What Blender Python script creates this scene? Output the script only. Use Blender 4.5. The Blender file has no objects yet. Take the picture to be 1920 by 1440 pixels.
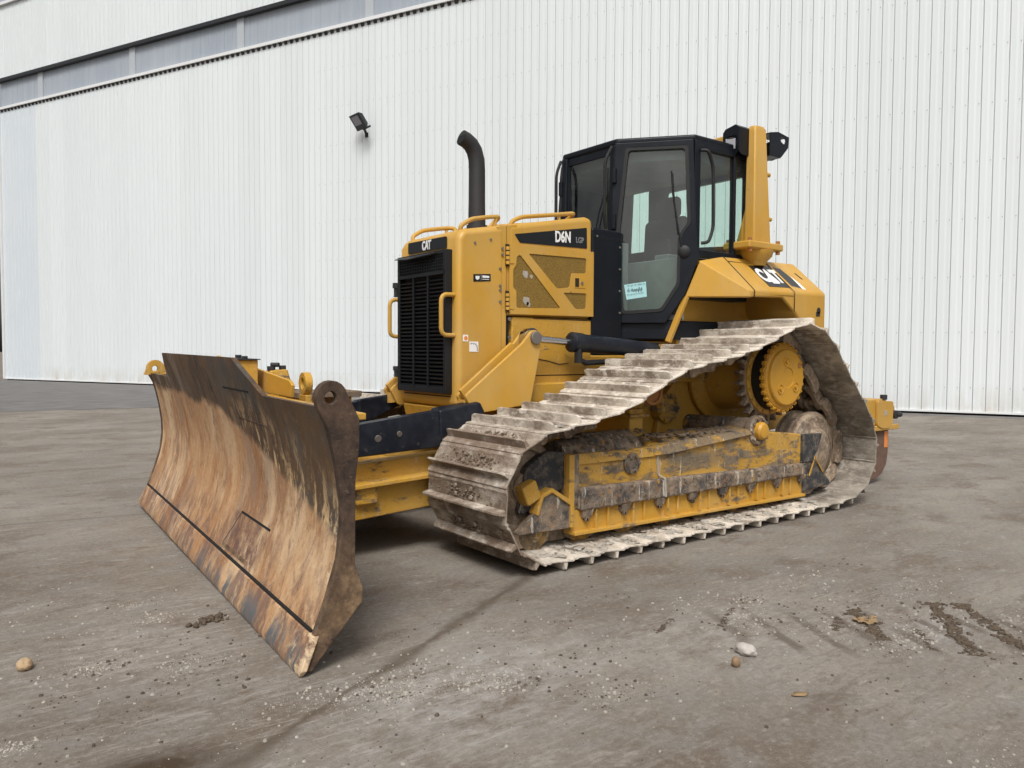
import bpy, bmesh, math, random
from mathutils import Vector, Matrix
from math import sin, cos, pi, radians as R, sqrt, atan2
random.seed(7)
scene = bpy.context.scene
C = scene.collection

# ------------------------------------------------------------------ camera
cd = bpy.data.cameras.new('camera'); cam = bpy.data.objects.new('camera', cd); C.objects.link(cam)
PITCH, ROLL, YAW = 0.04211, 0.00494, 0.92363
fw = Vector((cos(YAW)*cos(PITCH), sin(YAW)*cos(PITCH), -sin(PITCH)))
r0 = Vector((sin(YAW), -cos(YAW), 0)); u0 = r0.cross(fw)
rr = r0*cos(ROLL) + u0*sin(ROLL); uu = -r0*sin(ROLL) + u0*cos(ROLL)
M = Matrix((rr, uu, -fw)).transposed().to_4x4(); M.translation = (-3.02637, -5.00555, 1.33539)
cam.matrix_world = M
cd.sensor_width = 36; cd.lens = 1446.5/1920*36; cd.clip_end = 2000; cd.clip_start = 0.05
scene.camera = cam

# ------------------------------------------------------------------ light
SUN_AZ, SUN_EL = R(229), R(54)      # azimuth of the sun seen from the scene (x axis = 0)
w = bpy.data.worlds.new('World'); scene.world = w; w.use_nodes = True
nt = w.node_tree; nt.nodes.clear()
sky = nt.nodes.new('ShaderNodeTexSky'); sky.sky_type = 'NISHITA'; sky.sun_disc = False
sky.sun_elevation = SUN_EL; sky.sun_rotation = pi/2 - SUN_AZ; sky.dust_density = 6; sky.air_density = 1.2
hs = nt.nodes.new('ShaderNodeHueSaturation'); hs.inputs['Saturation'].default_value = 0.22
bg = nt.nodes.new('ShaderNodeBackground'); bg.inputs['Strength'].default_value = 0.118
ow = nt.nodes.new('ShaderNodeOutputWorld')
nt.links.new(sky.outputs[0], hs.inputs['Color']); nt.links.new(hs.outputs[0], bg.inputs['Color']); nt.links.new(bg.outputs[0], ow.inputs[0])
sd = bpy.data.lights.new('sun', 'SUN'); sd.energy = 2.3; sd.angle = R(20); sd.color = (1, .965, .92)
so = bpy.data.objects.new('sun', sd); C.objects.link(so)
dv = Vector((cos(SUN_AZ)*cos(SUN_EL), sin(SUN_AZ)*cos(SUN_EL), sin(SUN_EL)))
so.rotation_euler = dv.to_track_quat('Z', 'Y').to_euler(); so.location = dv*60
vs = scene.view_settings; vs.view_transform = 'Standard'; vs.look = 'None'; vs.gamma = 1; vs.use_curve_mapping = False
vs.exposure = 0.0

# ------------------------------------------------------------------ materials
class NT:
    def __init__(s, name):
        s.m = bpy.data.materials.new(name); s.m.use_nodes = True; s.t = s.m.node_tree
        s.b = s.t.nodes['Principled BSDF']; s.out = s.t.nodes['Material Output']
        s.co = s.t.nodes.new('ShaderNodeTexCoord')
    def n(s, typ, **kw):
        nd = s.t.nodes.new('ShaderNode'+typ)
        for k, v in kw.items(): setattr(nd, k, v)
        return nd
    def put(s, sock, v):
        if hasattr(v, 'is_output'): s.t.links.new(v, sock)
        else:
            if sock.type == 'RGBA' and len(v) == 3: v = (*v, 1)
            sock.default_value = v
    def coord(s, scale=(1, 1, 1), rot=(0, 0, 0)):
        mp = s.n('Mapping'); s.t.links.new(s.co.outputs['Object'], mp.inputs[0])
        mp.inputs['Scale'].default_value = scale; mp.inputs['Rotation'].default_value = rot
        return mp.outputs[0]
    def noise(s, scale, detail=5, rough=.55, stretch=(1, 1, 1), dist=0, rot=(0, 0, 0)):
        nd = s.n('TexNoise'); s.put(nd.inputs['Vector'], s.coord(stretch, rot))
        nd.inputs['Scale'].default_value = scale; nd.inputs['Detail'].default_value = detail
        nd.inputs['Roughness'].default_value = rough; nd.inputs['Distortion'].default_value = dist
        return nd.outputs['Fac']
    def vor(s, scale, stretch=(1, 1, 1)):
        nd = s.n('TexVoronoi'); s.put(nd.inputs['Vector'], s.coord(stretch)); nd.inputs['Scale'].default_value = scale
        return nd.outputs['Distance']
    def ramp(s, f, stops):
        nd = s.n('ValToRGB'); s.put(nd.inputs[0], f); e = nd.color_ramp.elements
        while len(e) < len(stops): e.new(.5)
        for i, (p, c) in enumerate(stops):
            e[i].position = p; e[i].color = (c, c, c, 1) if not isinstance(c, tuple) else (*c, 1)
        return nd.outputs[0]
    def step(s, f, a, b): return s.ramp(f, [(a, 0.), (b, 1.)]) if a < b else s.ramp(f, [(b, 1.), (a, 0.)])
    def mix(s, f, a, b, mode='MIX'):
        nd = s.n('Mix', data_type='RGBA', blend_type=mode); s.put(nd.inputs[0], f); s.put(nd.inputs[6], a); s.put(nd.inputs[7], b)
        return nd.outputs[2]
    def math(s, op, a, b=0., c=None, clamp=False):
        nd = s.n('Math', operation=op, use_clamp=clamp); s.put(nd.inputs[0], a); s.put(nd.inputs[1], b)
        if c is not None: s.put(nd.inputs[2], c)
        return nd.outputs[0]
    def xyz(s):
        nd = s.n('SeparateXYZ'); s.t.links.new(s.co.outputs['Object'], nd.inputs[0]); return nd.outputs
    def nz(s):
        g = s.n('NewGeometry'); nd = s.n('SeparateXYZ'); s.t.links.new(g.outputs['Normal'], nd.inputs[0]); return nd.outputs[2]
    def mrange(s, v, a, b, c=0., d=1.):
        nd = s.n('MapRange'); s.put(nd.inputs[0], v)
        for i, x in enumerate((a, b, c, d)): nd.inputs[1+i].default_value = x
        return nd.outputs[0]
    def bump(s, h, strength=.3, dist=.01):
        nd = s.n('Bump'); s.put(nd.inputs['Height'], h); nd.inputs['Strength'].default_value = strength
        nd.inputs['Distance'].default_value = dist; s.t.links.new(nd.outputs[0], s.b.inputs['Normal'])
    def set(s, col=None, rough=None, metal=None, spec=None):
        if col is not None: s.put(s.b.inputs['Base Color'], col)
        if rough is not None: s.put(s.b.inputs['Roughness'], rough)
        if metal is not None: s.put(s.b.inputs['Metallic'], metal)
        if spec is not None: s.put(s.b.inputs['Specular IOR Level'], spec)
        return s.m

MT = {}
def simple(name, col, rough=.5, metal=0., var=.12, bump=.0, scale=9):
    k = NT(name); f = k.noise(scale, 6, .6)
    c = k.mix(f, tuple(x*(1-var) for x in col), tuple(min(1, x*(1+var)) for x in col))
    if bump: k.bump(k.noise(scale*14, 4), bump, .004)
    MT[name] = k.set(c, rough, metal); return MT[name]

YEL = (.53, .288, .036)
def yellow(name, dust=.25, mud=0., chips=.5):
    k = NT(name)
    base = k.mix(k.step(k.noise(1.7, 4, .5), .35, .7), tuple(c*.93 for c in YEL), (.58, .325, .050))
    # pale dust film in cloudy patches, streaked downwards
    d = k.math('MULTIPLY', k.step(k.noise(3.2, 7, .65, (1, 1, .45)), .42, .78), dust)
    base = k.mix(d, base, (.50, .36, .17))
    fine = k.math('MULTIPLY', k.step(k.noise(16, 9, .78, (1, 1, .6)), .54, .70), dust*.9)
    base = k.mix(fine, base, (.40, .27, .12))
    run = k.math('MULTIPLY', k.step(k.noise(13, 5, .6, (1.6, 1.6, .10)), .60, .72), dust*1.1)
    base = k.mix(run, base, (.42, .26, .09))
    scr = k.math('MULTIPLY', k.step(k.noise(30, 3, .5, (.25, 1, 1.8)), .70, .73), k.step(k.noise(3, 3), .5, .6))
    base = k.mix(k.math('MULTIPLY', scr, .5), base, (.30, .19, .07))
    ch = k.math('MULTIPLY', k.step(k.noise(38, 3, .5), .70, .74), k.step(k.noise(4, 3), .52, .62))
    base = k.mix(k.math('MULTIPLY', ch, chips), base, (.07, .05, .03))
    rough = k.mrange(k.noise(6, 5), .3, .7, .36, .55)
    if mud:
        x, y, z = k.xyz()
        m1 = k.step(k.noise(5.5, 10, .74, (.6, 1, 1.6)), .60-.16*mud, .66-.14*mud)
        mc = k.mix(k.noise(24, 6, .7), (.085, .066, .048), (.30, .235, .165))
        mc = k.mix(k.step(k.noise(9, 6, .7), .52, .6), mc, (.075, .075, .078))
        base = k.mix(k.math('MULTIPLY', m1, .92), base, mc)
        if mud > .5:
            sc_ = k.math('MULTIPLY', k.math('MULTIPLY', k.mrange(x, 1.08, 1.2), k.mrange(x, 2.25, 1.5)), k.math('MULTIPLY', k.mrange(z, .44, .50), k.mrange(z, .62, .57)), clamp=True)
            sc_ = k.math('MULTIPLY', sc_, k.step(k.noise(6, 8, .75, (.5, 1, 1.4)), .36, .50), clamp=True)
            base = k.mix(k.math('MULTIPLY', sc_, .9), base, k.mix(k.noise(30, 7, .75), (.06, .055, .05), (.24, .20, .15)))
            lo_ = k.math('MULTIPLY', k.mrange(z, .30, .16), k.step(k.noise(8, 8, .75, (1, 1, .6)), .44, .56), clamp=True)
            base = k.mix(k.math('MULTIPLY', lo_, .8), base, (.13, .095, .06))
        s1 = k.step(k.noise(10, 7, .75, (2.6, 2.6, .4)), .60, .64)
        base = k.mix(k.math('MULTIPLY', s1, .25+.7*min(mud, .9)), base, (.60, .54, .45))
        s2 = k.step(k.noise(55, 5, .7), .60, .66)
        base = k.mix(k.math('MULTIPLY', s2, .3+.5*mud), base, (.055, .042, .03))
        rough = k.mix(m1, rough, (.9, .9, .9))
        k.bump(k.math('ADD', k.noise(30, 6, .7), k.math('MULTIPLY', m1, .8)), .5, .01)
    else:
        k.bump(k.noise(2.2, 2), .25, .02)
    MT[name] = k.set(base, rough, 0., .4)
yellow('yellow', .48, chips=.9); yellow('yellow_worn', .4, .22); yellow('yellow_muddy', .4, .72, 1.)
yellow('ledge_mix', .4, 1.15, 1.); yellow('yellow_soiled', .25, .04)  # second one: same base yellow with only a trace of mud and specks

k = NT('track_steel')
x, y, z = k.xyz()
n1 = k.noise(5, 10, .74, (1, .55, 1)); n2 = k.noise(17, 8, .72, (1, .5, 1)); n3 = k.noise(2.1, 4, .6)
c = k.mix(k.step(n1, .42, .58), (.23, .185, .145), (.55, .485, .405))
c = k.mix(k.math('MULTIPLY', k.step(n2, .50, .60), .85), c, (.72, .665, .585))
c = k.mix(k.math('MULTIPLY', k.step(k.noise(24, 7, .75, (1, .6, 1)), .60, .66), .7), c, (.11, .080, .057))
c = k.mix(k.math('MULTIPLY', k.step(k.noise(3.5, 6, .65, (1, .5, 1)), .60, .68), .6), c, (.16, .165, .17))
# pale dried mud worn along the outer ends of the shoes; brown packed earth on the front ones
edge = k.math('MULTIPLY', k.mrange(k.math('ABSOLUTE', y), 1.38, 1.50), k.step(n1, .33, .55), clamp=True)
c = k.mix(k.math('MULTIPLY', edge, .85), c, (.74, .67, .57))
front = k.math('MULTIPLY', k.mrange(x, .0, -.25), k.step(k.noise(4.2, 6, .7), .36, .56), clamp=True)
c = k.mix(k.math('MULTIPLY', front, .85), c, k.mix(n2, (.085, .055, .038), (.30, .21, .145)))
rear = k.math('MULTIPLY', k.mrange(x, 2.75, 3.0), k.step(n3, .25, .5), clamp=True)
c = k.mix(k.math('MULTIPLY', rear, .72), c, k.mix(k.step(n2, .35, .65), (.075, .066, .055), (.24, .215, .175)))
k.bump(k.math('ADD', n2, k.noise(70, 5, .7)), .7, .010)
MT['track_steel'] = k.set(c, k.mrange(n1, .3, .7, .6, .9), 0., .3)

k = NT('muddy_steel')
n1 = k.noise(7, 9, .74); n2 = k.noise(26, 7, .72)
c = k.mix(k.step(n1, .40, .60), (.070, .066, .066), (.30, .235, .17))
c = k.mix(k.math('MULTIPLY', k.step(n2, .54, .62), .7), c, (.33, .165, .07))
c = k.mix(k.math('MULTIPLY', k.step(k.noise(32, 6, .7), .58, .66), .7), c, (.035, .030, .027))
c = k.mix(k.math('MULTIPLY', k.step(k.noise(8, 7, .72, (2.4, 2.4, .35)), .58, .63), .85), c, (.58, .53, .45))
c = k.mix(k.math('MULTIPLY', k.step(k.noise(8, 5, .6), .64, .68), .8), c, (.48, .26, .04))
k.bump(k.math('ADD', n1, n2), .7, .014)
MT['muddy_steel'] = k.set(c, .85, 0., .25)
k = NT('idler_steel'); x, y, z = k.xyz()
bands = k.noise(9, 5, .7, (.2, 3.2, .2)); n2 = k.noise(24, 7, .72)
c = k.mix(k.step(bands, .38, .62), (.14, .095, .065), (.44, .34, .24)); c = k.mix(k.math('MULTIPLY', k.step(n2, .5, .66), .6), c, (.60, .52, .42))
c = k.mix(k.math('MULTIPLY', k.step(k.noise(5, 7, .7), .52, .64), .7), c, (.09, .072, .058)); k.bump(n2, .5, .01); MT['idler_steel'] = k.set(c, .75, 0., .3)
k = NT('worn_black'); n2 = k.noise(14, 8, .75)
c = k.mix(k.step(n2, .46, .64), (.028, .031, .037), (.16, .13, .10)); c = k.mix(k.math('MULTIPLY', k.step(k.noise(20, 6, .7, (2, 2, .4)), .62, .67), .8), c, (.50, .46, .40)); k.bump(n2, .5, .01); MT['worn_black'] = k.set(c, .7)
simple('rust_brown', (.135, .078, .055), .8, 0, .5, .4, 12)

k = NT('blade_steel')     # local x = along the blade, z = height
x, y, z = k.xyz()
st = k.noise(3.6, 9, .7, (1.5, 1, .42), .5); fine = k.noise(22, 9, .76, (1.1, 1, .42), .3); big = k.noise(1.5, 5, .6)
c = k.mix(k.step(st, .30, .70), (.32, .138, .048), (.54, .34, .18))
c = k.mix(k.math('MULTIPLY', k.step(k.noise(1.6, 6, .62, (1.1, 1, .7)), .46, .58), .7), c, (.64, .465, .29))
c = k.mix(k.math('MULTIPLY', k.step(k.noise(2.3, 7, .68, (1.2, 1, .6)), .50, .60), .75), c, (.25, .105, .038))
c = k.mix(k.math('MULTIPLY', k.step(fine, .53, .64), .35), c, (.66, .50, .33))
c = k.mix(k.math('MULTIPLY', k.step(k.noise(60, 8, .8), .55, .66), .45), c, (.20, .105, .055))
c = k.mix(k.math('MULTIPLY', k.step(k.noise(34, 8, .8, (1, 1, .8)), .57, .66), .45), c, (.72, .58, .42))
c = k.mix(k.math('MULTIPLY', k.step(k.noise(7, 9, .78, (1, 1, .5), .6), .54, .62), .7), c, (.19, .105, .062))
c = k.mix(k.math('MULTIPLY', k.step(k.noise(2.4, 7, .66, (1.4, 1, .5)), .54, .64), .55), c, (.28, .20, .145))
c = k.mix(k.math('MULTIPLY', k.step(k.noise(40, 7, .75, (1, 1, .5)), .58, .66), .6), c, (.11, .062, .04))
# the lower third is more scuffed: plum-brown scale between bare rusty metal
low = k.math('MULTIPLY', k.mrange(z, .50, .14), k.step(k.noise(7, 9, .76, (1.3, 1, .45), .4), .47, .56), clamp=True)
c = k.mix(k.math('MULTIPLY', low, .8), c, k.mix(fine, (.075, .045, .038), (.25, .15, .115)))
# the wear patch welded in near the middle is scuffed darker
pu = k.math('MULTIPLY', k.math('MULTIPLY', k.mrange(x, .47, .53), k.mrange(x, 1.10, 1.02)), k.math('MULTIPLY', k.mrange(z, .19, .21), k.mrange(z, .405, .39)), clamp=True)
c = k.mix(k.math('MULTIPLY', pu, k.step(k.noise(11, 8, .75, (1, 1, .5)), .42, .56)), c, (.15, .085, .062))
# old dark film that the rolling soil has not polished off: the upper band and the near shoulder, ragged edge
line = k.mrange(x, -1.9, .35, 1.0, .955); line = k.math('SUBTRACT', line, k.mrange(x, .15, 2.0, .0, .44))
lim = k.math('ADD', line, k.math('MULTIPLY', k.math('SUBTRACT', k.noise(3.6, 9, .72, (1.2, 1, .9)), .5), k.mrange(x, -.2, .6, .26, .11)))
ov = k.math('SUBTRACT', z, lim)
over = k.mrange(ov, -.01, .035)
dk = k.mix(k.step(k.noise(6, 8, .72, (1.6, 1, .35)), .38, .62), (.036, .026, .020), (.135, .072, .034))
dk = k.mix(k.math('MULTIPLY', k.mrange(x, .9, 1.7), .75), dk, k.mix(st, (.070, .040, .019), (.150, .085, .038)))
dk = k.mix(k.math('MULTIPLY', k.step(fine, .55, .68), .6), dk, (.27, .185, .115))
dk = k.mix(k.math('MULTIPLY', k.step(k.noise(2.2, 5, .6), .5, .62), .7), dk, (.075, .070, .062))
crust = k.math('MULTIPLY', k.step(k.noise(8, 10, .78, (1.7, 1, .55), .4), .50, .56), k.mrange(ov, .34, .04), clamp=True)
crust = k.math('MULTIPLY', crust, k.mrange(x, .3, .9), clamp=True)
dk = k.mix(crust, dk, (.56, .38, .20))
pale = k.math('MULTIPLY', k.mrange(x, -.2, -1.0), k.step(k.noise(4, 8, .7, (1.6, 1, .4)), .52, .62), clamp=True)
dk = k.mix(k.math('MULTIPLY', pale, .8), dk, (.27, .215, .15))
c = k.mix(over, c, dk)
# polished blue-grey streaks on the lower lip
lip = k.math('MULTIPLY', k.mrange(z, .15, .06), k.math('MULTIPLY', k.step(k.noise(3.2, 7, .72, (2.2, 1, .4)), .46, .55), k.mrange(x, -.6, .4)), clamp=True)
c = k.mix(lip, c, (.115, .122, .128))
pk = k.math('MULTIPLY', k.mrange(x, 1.80, 1.95), k.step(k.noise(9, 8, .75), .52, .60), clamp=True)
c = k.mix(k.math('MULTIPLY', pk, k.mrange(z, .75, .6)), c, (.66, .50, .32))
k.bump(k.math('ADD', k.math('MULTIPLY', fine, .6), k.noise(60, 5, .7, (1, 1, .4))), .45, .008)
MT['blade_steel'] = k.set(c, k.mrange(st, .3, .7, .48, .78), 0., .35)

k = NT('blade_dark')
n1 = k.noise(12, 9, .72); c = k.mix(k.step(n1, .38, .66), (.035, .024, .019), (.105, .066, .044))
x, y, z = k.xyz()
low = k.math('MULTIPLY', k.mrange(z, .62, .28), k.step(k.noise(5, 7, .65), .36, .58), clamp=True)
c = k.mix(low, c, k.mix(k.step(k.noise(14, 8, .74), .38, .62), (.085, .05, .028), (.30, .20, .115)))
c = k.mix(k.math('MULTIPLY', k.step(k.noise(45, 6, .7), .60, .7), .4), c, (.34, .27, .19))
k.bump(k.noise(60, 6, .7), .4, .006)
MT['blade_dark'] = k.set(c, .8, 0., .3)

k = NT('navy_paint'); n1 = k.noise(9, 8, .7)
c = k.mix(k.step(n1, .45, .75), (.0045, .007, .014), (.020, .024, .032))
c = k.mix(k.math('MULTIPLY', k.step(k.noise(16, 7, .75), .62, .7), .55), c, (.14, .12, .095))
MT['navy_paint'] = k.set(c, k.mrange(n1, .3, .7, .32, .6), 0., .4)
k = NT('cab_black'); n1 = k.noise(5, 6, .6)
c = k.mix(n1, (.0035, .005, .0085), (.008, .0105, .016)); c = k.mix(k.math('MULTIPLY', k.step(k.noise(13, 7, .7), .6, .75), .25), c, (.09, .085, .075))
MT['cab_black'] = k.set(c, k.mrange(n1, .3, .7, .30, .5), 0., .28)
simple('rubber', (.007, .007, .008), .6); simple('black_void', (.004, .004, .005), .9)
simple('grille_black', (.005, .006, .008), .5, 0, .4); simple('radiator_core', (.020, .012, .010), .8, 0, .5)
simple('mesh_bronze', (.145, .083, .011), .6, 0, .12)
simple('rust_pipe', (.026, .025, .027), .62, .1, .5, .2); simple('chrome', (.62, .62, .64), .12, 1., .05)
simple('bolt_steel', (.20, .18, .16), .5, .4, .4); simple('white_vinyl', (.80, .80, .79), .45, 0, .03)
simple('decal_black', (.008, .009, .011), .35); simple('grey_vinyl', (.22, .22, .23), .5)
simple('orange_vinyl', (.72, .24, .06), .5); simple('ink', (.03, .03, .06), .6); simple('paper_blue', (.36, .62, .64), .7, 0, .08)
simple('seat_fabric', (.04, .041, .043), .85, 0, .2); simple('cab_trim', (.17, .175, .17), .7, 0, .3)
simple('lens', (.35, .35, .37), .12, .2); simple('reflector', (.75, .24, .05), .3)
simple('seam', (.02, .012, .006), .8)
k = NT('dried_earth'); n1 = k.noise(18, 8, .7)
c = k.mix(n1, (.09, .062, .043), (.28, .215, .155)); k.bump(n1, .8, .01); MT['dried_earth'] = k.set(c, .95, 0., .2)
k = NT('dark_earth'); n1 = k.noise(18, 8, .7)
c = k.mix(k.noise(9, 8, .75), (.030, .022, .016), (.19, .145, .105)); k.bump(k.noise(60, 6, .7), .8, .01); MT['dark_earth'] = k.set(c, .95, 0., .2)
simple('stone_white', (.50, .46, .42), .9, 0, .35, .6, 30); simple('stone_tan', (.46, .33, .20), .9, 0, .35, .5, 30)
simple('stone_brown', (.25, .16, .09), .8, 0, .4, .4, 40); simple('leaf_dry', (.27, .18, .09), .8, 0, .3, .2, 40)
simple('gravel_pale', (.36, .33, .285), .95, 0, .5, 0, 30); simple('gravel_dark', (.085, .065, .05), .95, 0, .6, 0, 3)

k = NT('yellow_hub'); c = k.mix(k.noise(4, 6, .6), (.53, .27, .025), (.60, .32, .04))
c = k.mix(k.math('MULTIPLY', k.step(k.noise(7, 8, .7), .52, .72), .35), c, (.30, .19, .08)); k.bump(k.noise(30, 4), .1, .004); MT['yellow_hub'] = k.set(c, .42)
simple('rust_plate', (.34, .15, .045), .8, 0, .5, .3, 14)
def glass(name, tint, gloss=.9):
    k = NT(name); tr = k.n('BsdfTransparent'); tr.inputs[0].default_value = (*tint, 1)
    gl = k.n('BsdfGlossy'); gl.inputs['Roughness'].default_value = .02; gl.inputs['Color'].default_value = (gloss, gloss, gloss, 1)
    lw = k.n('LayerWeight'); lw.inputs[0].default_value = .5; fr = k.mrange(k.math('POWER', lw.outputs['Facing'], 3.5), 0., 1., .10, .85)
    df = k.n('BsdfDiffuse'); df.inputs[0].default_value = (.45, .46, .45, 1)
    mx = k.n('MixShader'); k.put(mx.inputs[0], k.math('MULTIPLY', k.step(k.noise(2.5, 6, .6), .35, .8), .09))
    k.t.links.new(tr.outputs[0], mx.inputs[1]); k.t.links.new(df.outputs[0], mx.inputs[2])
    m2 = k.n('MixShader'); k.put(m2.inputs[0], fr); k.t.links.new(mx.outputs[0], m2.inputs[1]); k.t.links.new(gl.outputs[0], m2.inputs[2])
    k.t.links.new(m2.outputs[0], k.out.inputs[0]); MT[name] = k.m
glass('glass_green', (.80, .95, .90)); glass('glass_lamp', (.8, .8, .8))

# building
k = NT('cladding_white'); n1 = k.noise(.35, 4, .5, (1, 1, .3)); x, y, z = k.xyz()
c = k.mix(n1, (.695, .745, .757), (.775, .81, .822))
c = k.mix(k.math('MULTIPLY', k.step(k.noise(3, 6, .6, (3, 3, .12)), .58, .8), .30), c, (.60, .60, .57))
c = k.mix(k.math('MULTIPLY', k.mrange(z, .7, .05), k.step(k.noise(2.2, 6, .7, (1, 1, .4)), .4, .7), clamp=True), c, (.56, .51, .45))
sidx = k.math('FLOOR', k.math('DIVIDE', k.math('ADD', k.math('MULTIPLY', x, .4279), k.math('MULTIPLY', y, -.9038)), .9724)); wnz = k.n('TexWhiteNoise', noise_dimensions='1D'); k.put(wnz.inputs['W'], sidx); pan = wnz.outputs['Value']
MT['cladding_white'] = k.set(k.mix(k.math('MULTIPLY', pan, .30), c, (.62, .655, .665)), .42, 0., .35)
k = NT('cladding_bluish'); MT['cladding_bluish'] = k.set(k.mix(k.noise(.5, 4), (.60, .66, .70), (.67, .71, .74)), .45)
k = NT('glazing_grey'); c = k.mix(k.noise(.8, 5, .5, (1, 1, .25)), (.27, .31, .36), (.40, .44, .49))
c = k.mix(k.math('MULTIPLY', k.step(k.noise(2.2, 5, .6, (4, 4, .1)), .5, .75), .5), c, (.46, .49, .52))
MT['glazing_grey'] = k.set(c, .3, 0., .4)
simple('groove_shade_screw_grey', (.31, .32, .325), .7, 0, .1, 0, 2); simple('glazing_pale', (.43, .46, .49), .35, 0, .08, 0, 1); simple('trim_white', (.72, .73, .73), .4, 0, .05, 0, 1)  # first grey paints shade into the wall grooves and colours the screws
simple('trim_black', (.018, .019, .022), .5, 0, .3, 0, 1); simple('rib_gap_dark', (.05, .045, .045), .9, 0, .4, 0, 3)
simple('plinth', (.05, .05, .052), .9, 0, .3, .2, 3); simple('lamp_black', (.012, .013, .015), .4)

# ground
k = NT('concrete_yard'); x, y, z = k.xyz()
a = k.noise(.55, 8, .62, (1, 1.7, 1), 0, (0, 0, .4)); b = k.noise(2.6, 9, .68, (1, 1.8, 1), 0, (0, 0, .5)); f = k.noise(36, 8, .75); g = k.noise(140, 4, .7); gg = k.noise(300, 3, .7)
c = k.mix(k.step(a, .36, .62), (.150, .124, .100), (.275, .250, .217))
c = k.mix(k.math('MULTIPLY', k.step(b, .46, .62), .65), c, (.232, .226, .212))
c = k.mix(k.math('MULTIPLY', k.step(k.noise(1.6, 9, .74, (1, 1.5, 1)), .52, .60), .7), c, (.140, .106, .080))
c = k.mix(k.math('MULTIPLY', k.step(k.noise(5.5, 8, .75, (1, 2.2, 1), .4, (0, 0, .9)), .56, .66), .55), c, (.40, .38, .345))
c = k.mix(k.math('MULTIPLY', k.step(k.noise(4.2, 8, .75, (1, 2.0, 1), .3, (0, 0, .3)), .56, .66), .5), c, (.125, .10, .08))
c = k.mix(k.math('MULTIPLY', k.step(f, .50, .68), .40), c, (.42, .385, .335))
c = k.mix(k.math('MULTIPLY', k.step(f, .48, .32), .45), c, (.115, .092, .075))
c = k.mix(k.math('MULTIPLY', k.step(g, .60, .70), .5), c, (.46, .43, .385))
c = k.mix(k.math('MULTIPLY', k.step(k.noise(90, 4, .6), .60, .68), .6), c, (.085, .066, .052))
c = k.mix(k.math('MULTIPLY', k.step(gg, .56, .64), .45), c, (.105, .085, .07)); c = k.mix(k.math('MULTIPLY', k.step(gg, .42, .36), .4), c, (.40, .375, .335))
def blob(cx, cy, rx, ry, rot=0):      # soft patch of spilt dust or wet earth at a place on the yard
    mp = k.n('Mapping'); k.t.links.new(k.co.outputs['Object'], mp.inputs[0]); mp.vector_type = 'TEXTURE'
    mp.inputs['Location'].default_value = (cx, cy, 0); mp.inputs['Rotation'].default_value = (0, 0, rot); mp.inputs['Scale'].default_value = (rx, ry, 1)
    ln = k.n('VectorMath', operation='LENGTH'); k.t.links.new(mp.outputs[0], ln.inputs[0])
    return k.mrange(ln.outputs['Value'], 1., .25)
scr1 = k.step(k.noise(9, 10, .8, (.5, 3.2, 1), .6, (0, 0, .5)), .53, .60); scr2 = k.step(k.noise(13, 10, .8, (.6, 2.6, 1), .8, (0, 0, -.4)), .54, .62)
def spill(mask, col, amt, nz): 
    global c
    c = k.mix(k.math('MULTIPLY', k.math('MULTIPLY', mask, nz), amt, clamp=True), c, col)
spill(blob(-1.2, -2.6, 2.2, 1.1, .2), (.40, .385, .36), .7, scr1); spill(blob(.3, -2.75, 1.8, .8, -.3), (.41, .395, .365), .7, scr2); spill(blob(-2.2, -1.4, 1.2, 1.6), (.38, .36, .335), .6, scr1); spill(blob(.4, -3.0, 3.2, 1.6, -.3), (.105, .08, .062), .5, scr1)
n5 = k.step(k.noise(7, 9, .75, (1, 1.6, 1)), .42, .66); n6 = k.step(k.noise(22, 8, .75), .4, .62)
spill(blob(-1.3, -2.5, .9, .55, .3), (.44, .43, .415), .75, n5); spill(blob(.1, -2.75, 1.2, .5, -.35), (.42, .405, .38), .7, n5)
spill(blob(-2.3, -1.3, .5, .8), (.40, .38, .36), .6, n5); spill(blob(.8, -3.3, .5, .35), (.40, .40, .40), .6, n5)
spill(blob(-2.47, -2.40, .30, .16, -.2), (.055, .035, .020), .95, k.step(k.noise(5, 6), .25, .5))
spill(blob(.55, -3.0, .9, .5, -.3), (.14, .105, .08), .6, n6); spill(blob(-.3, -2.2, .9, .5), (.16, .13, .105), .5, n6)
# construction joint filled with damp earth: straight line through two points, ragged width
ax, ay, bx, by = -2.288, -2.539, -.085, -1.393
L = math.hypot(bx-ax, by-ay); nxj, nyj = -(by-ay)/L, (bx-ax)/L
dist = k.math('ADD', k.math('ADD', k.math('MULTIPLY', x, nxj), k.math('MULTIPLY', y, nyj)), -(ax*nxj+ay*nyj))
dist = k.math('ABSOLUTE', k.math('ADD', dist, k.math('MULTIPLY', k.math('SUBTRACT', k.noise(3.2, 4), .5), .05)))
wid = k.mrange(k.noise(2.4, 3), .38, .62, .016, .072)
jm = k.math('MULTIPLY', k.mrange(k.math('DIVIDE', dist, wid), 1.3, .25), k.step(k.noise(18, 8, .75), .25, .5), clamp=True)
jm = k.math('MULTIPLY', jm, k.mrange(x, 2.4, 1.6), clamp=True)
c = k.mix(k.math('MULTIPLY', jm, .8), c, k.mix(f, (.055, .042, .030), (.15, .115, .085)))
# second, cleaner saw cut far left
d2 = k.math('ABSOLUTE', k.math('ADD', k.math('MULTIPLY', x, -.196), k.math('ADD', k.math('MULTIPLY', y, -.98), 1.40)))
c = k.mix(k.math('MULTIPLY', k.mrange(d2, .03, .006), k.math('MULTIPLY', k.mrange(x, -.8, -1.2), k.step(a, .3, .6)), clamp=True), c, (.12, .11, .10))
c = k.mix(1., c, (.90, .885, .865), 'MULTIPLY')      # the slab as a whole is a slightly darker grey
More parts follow.
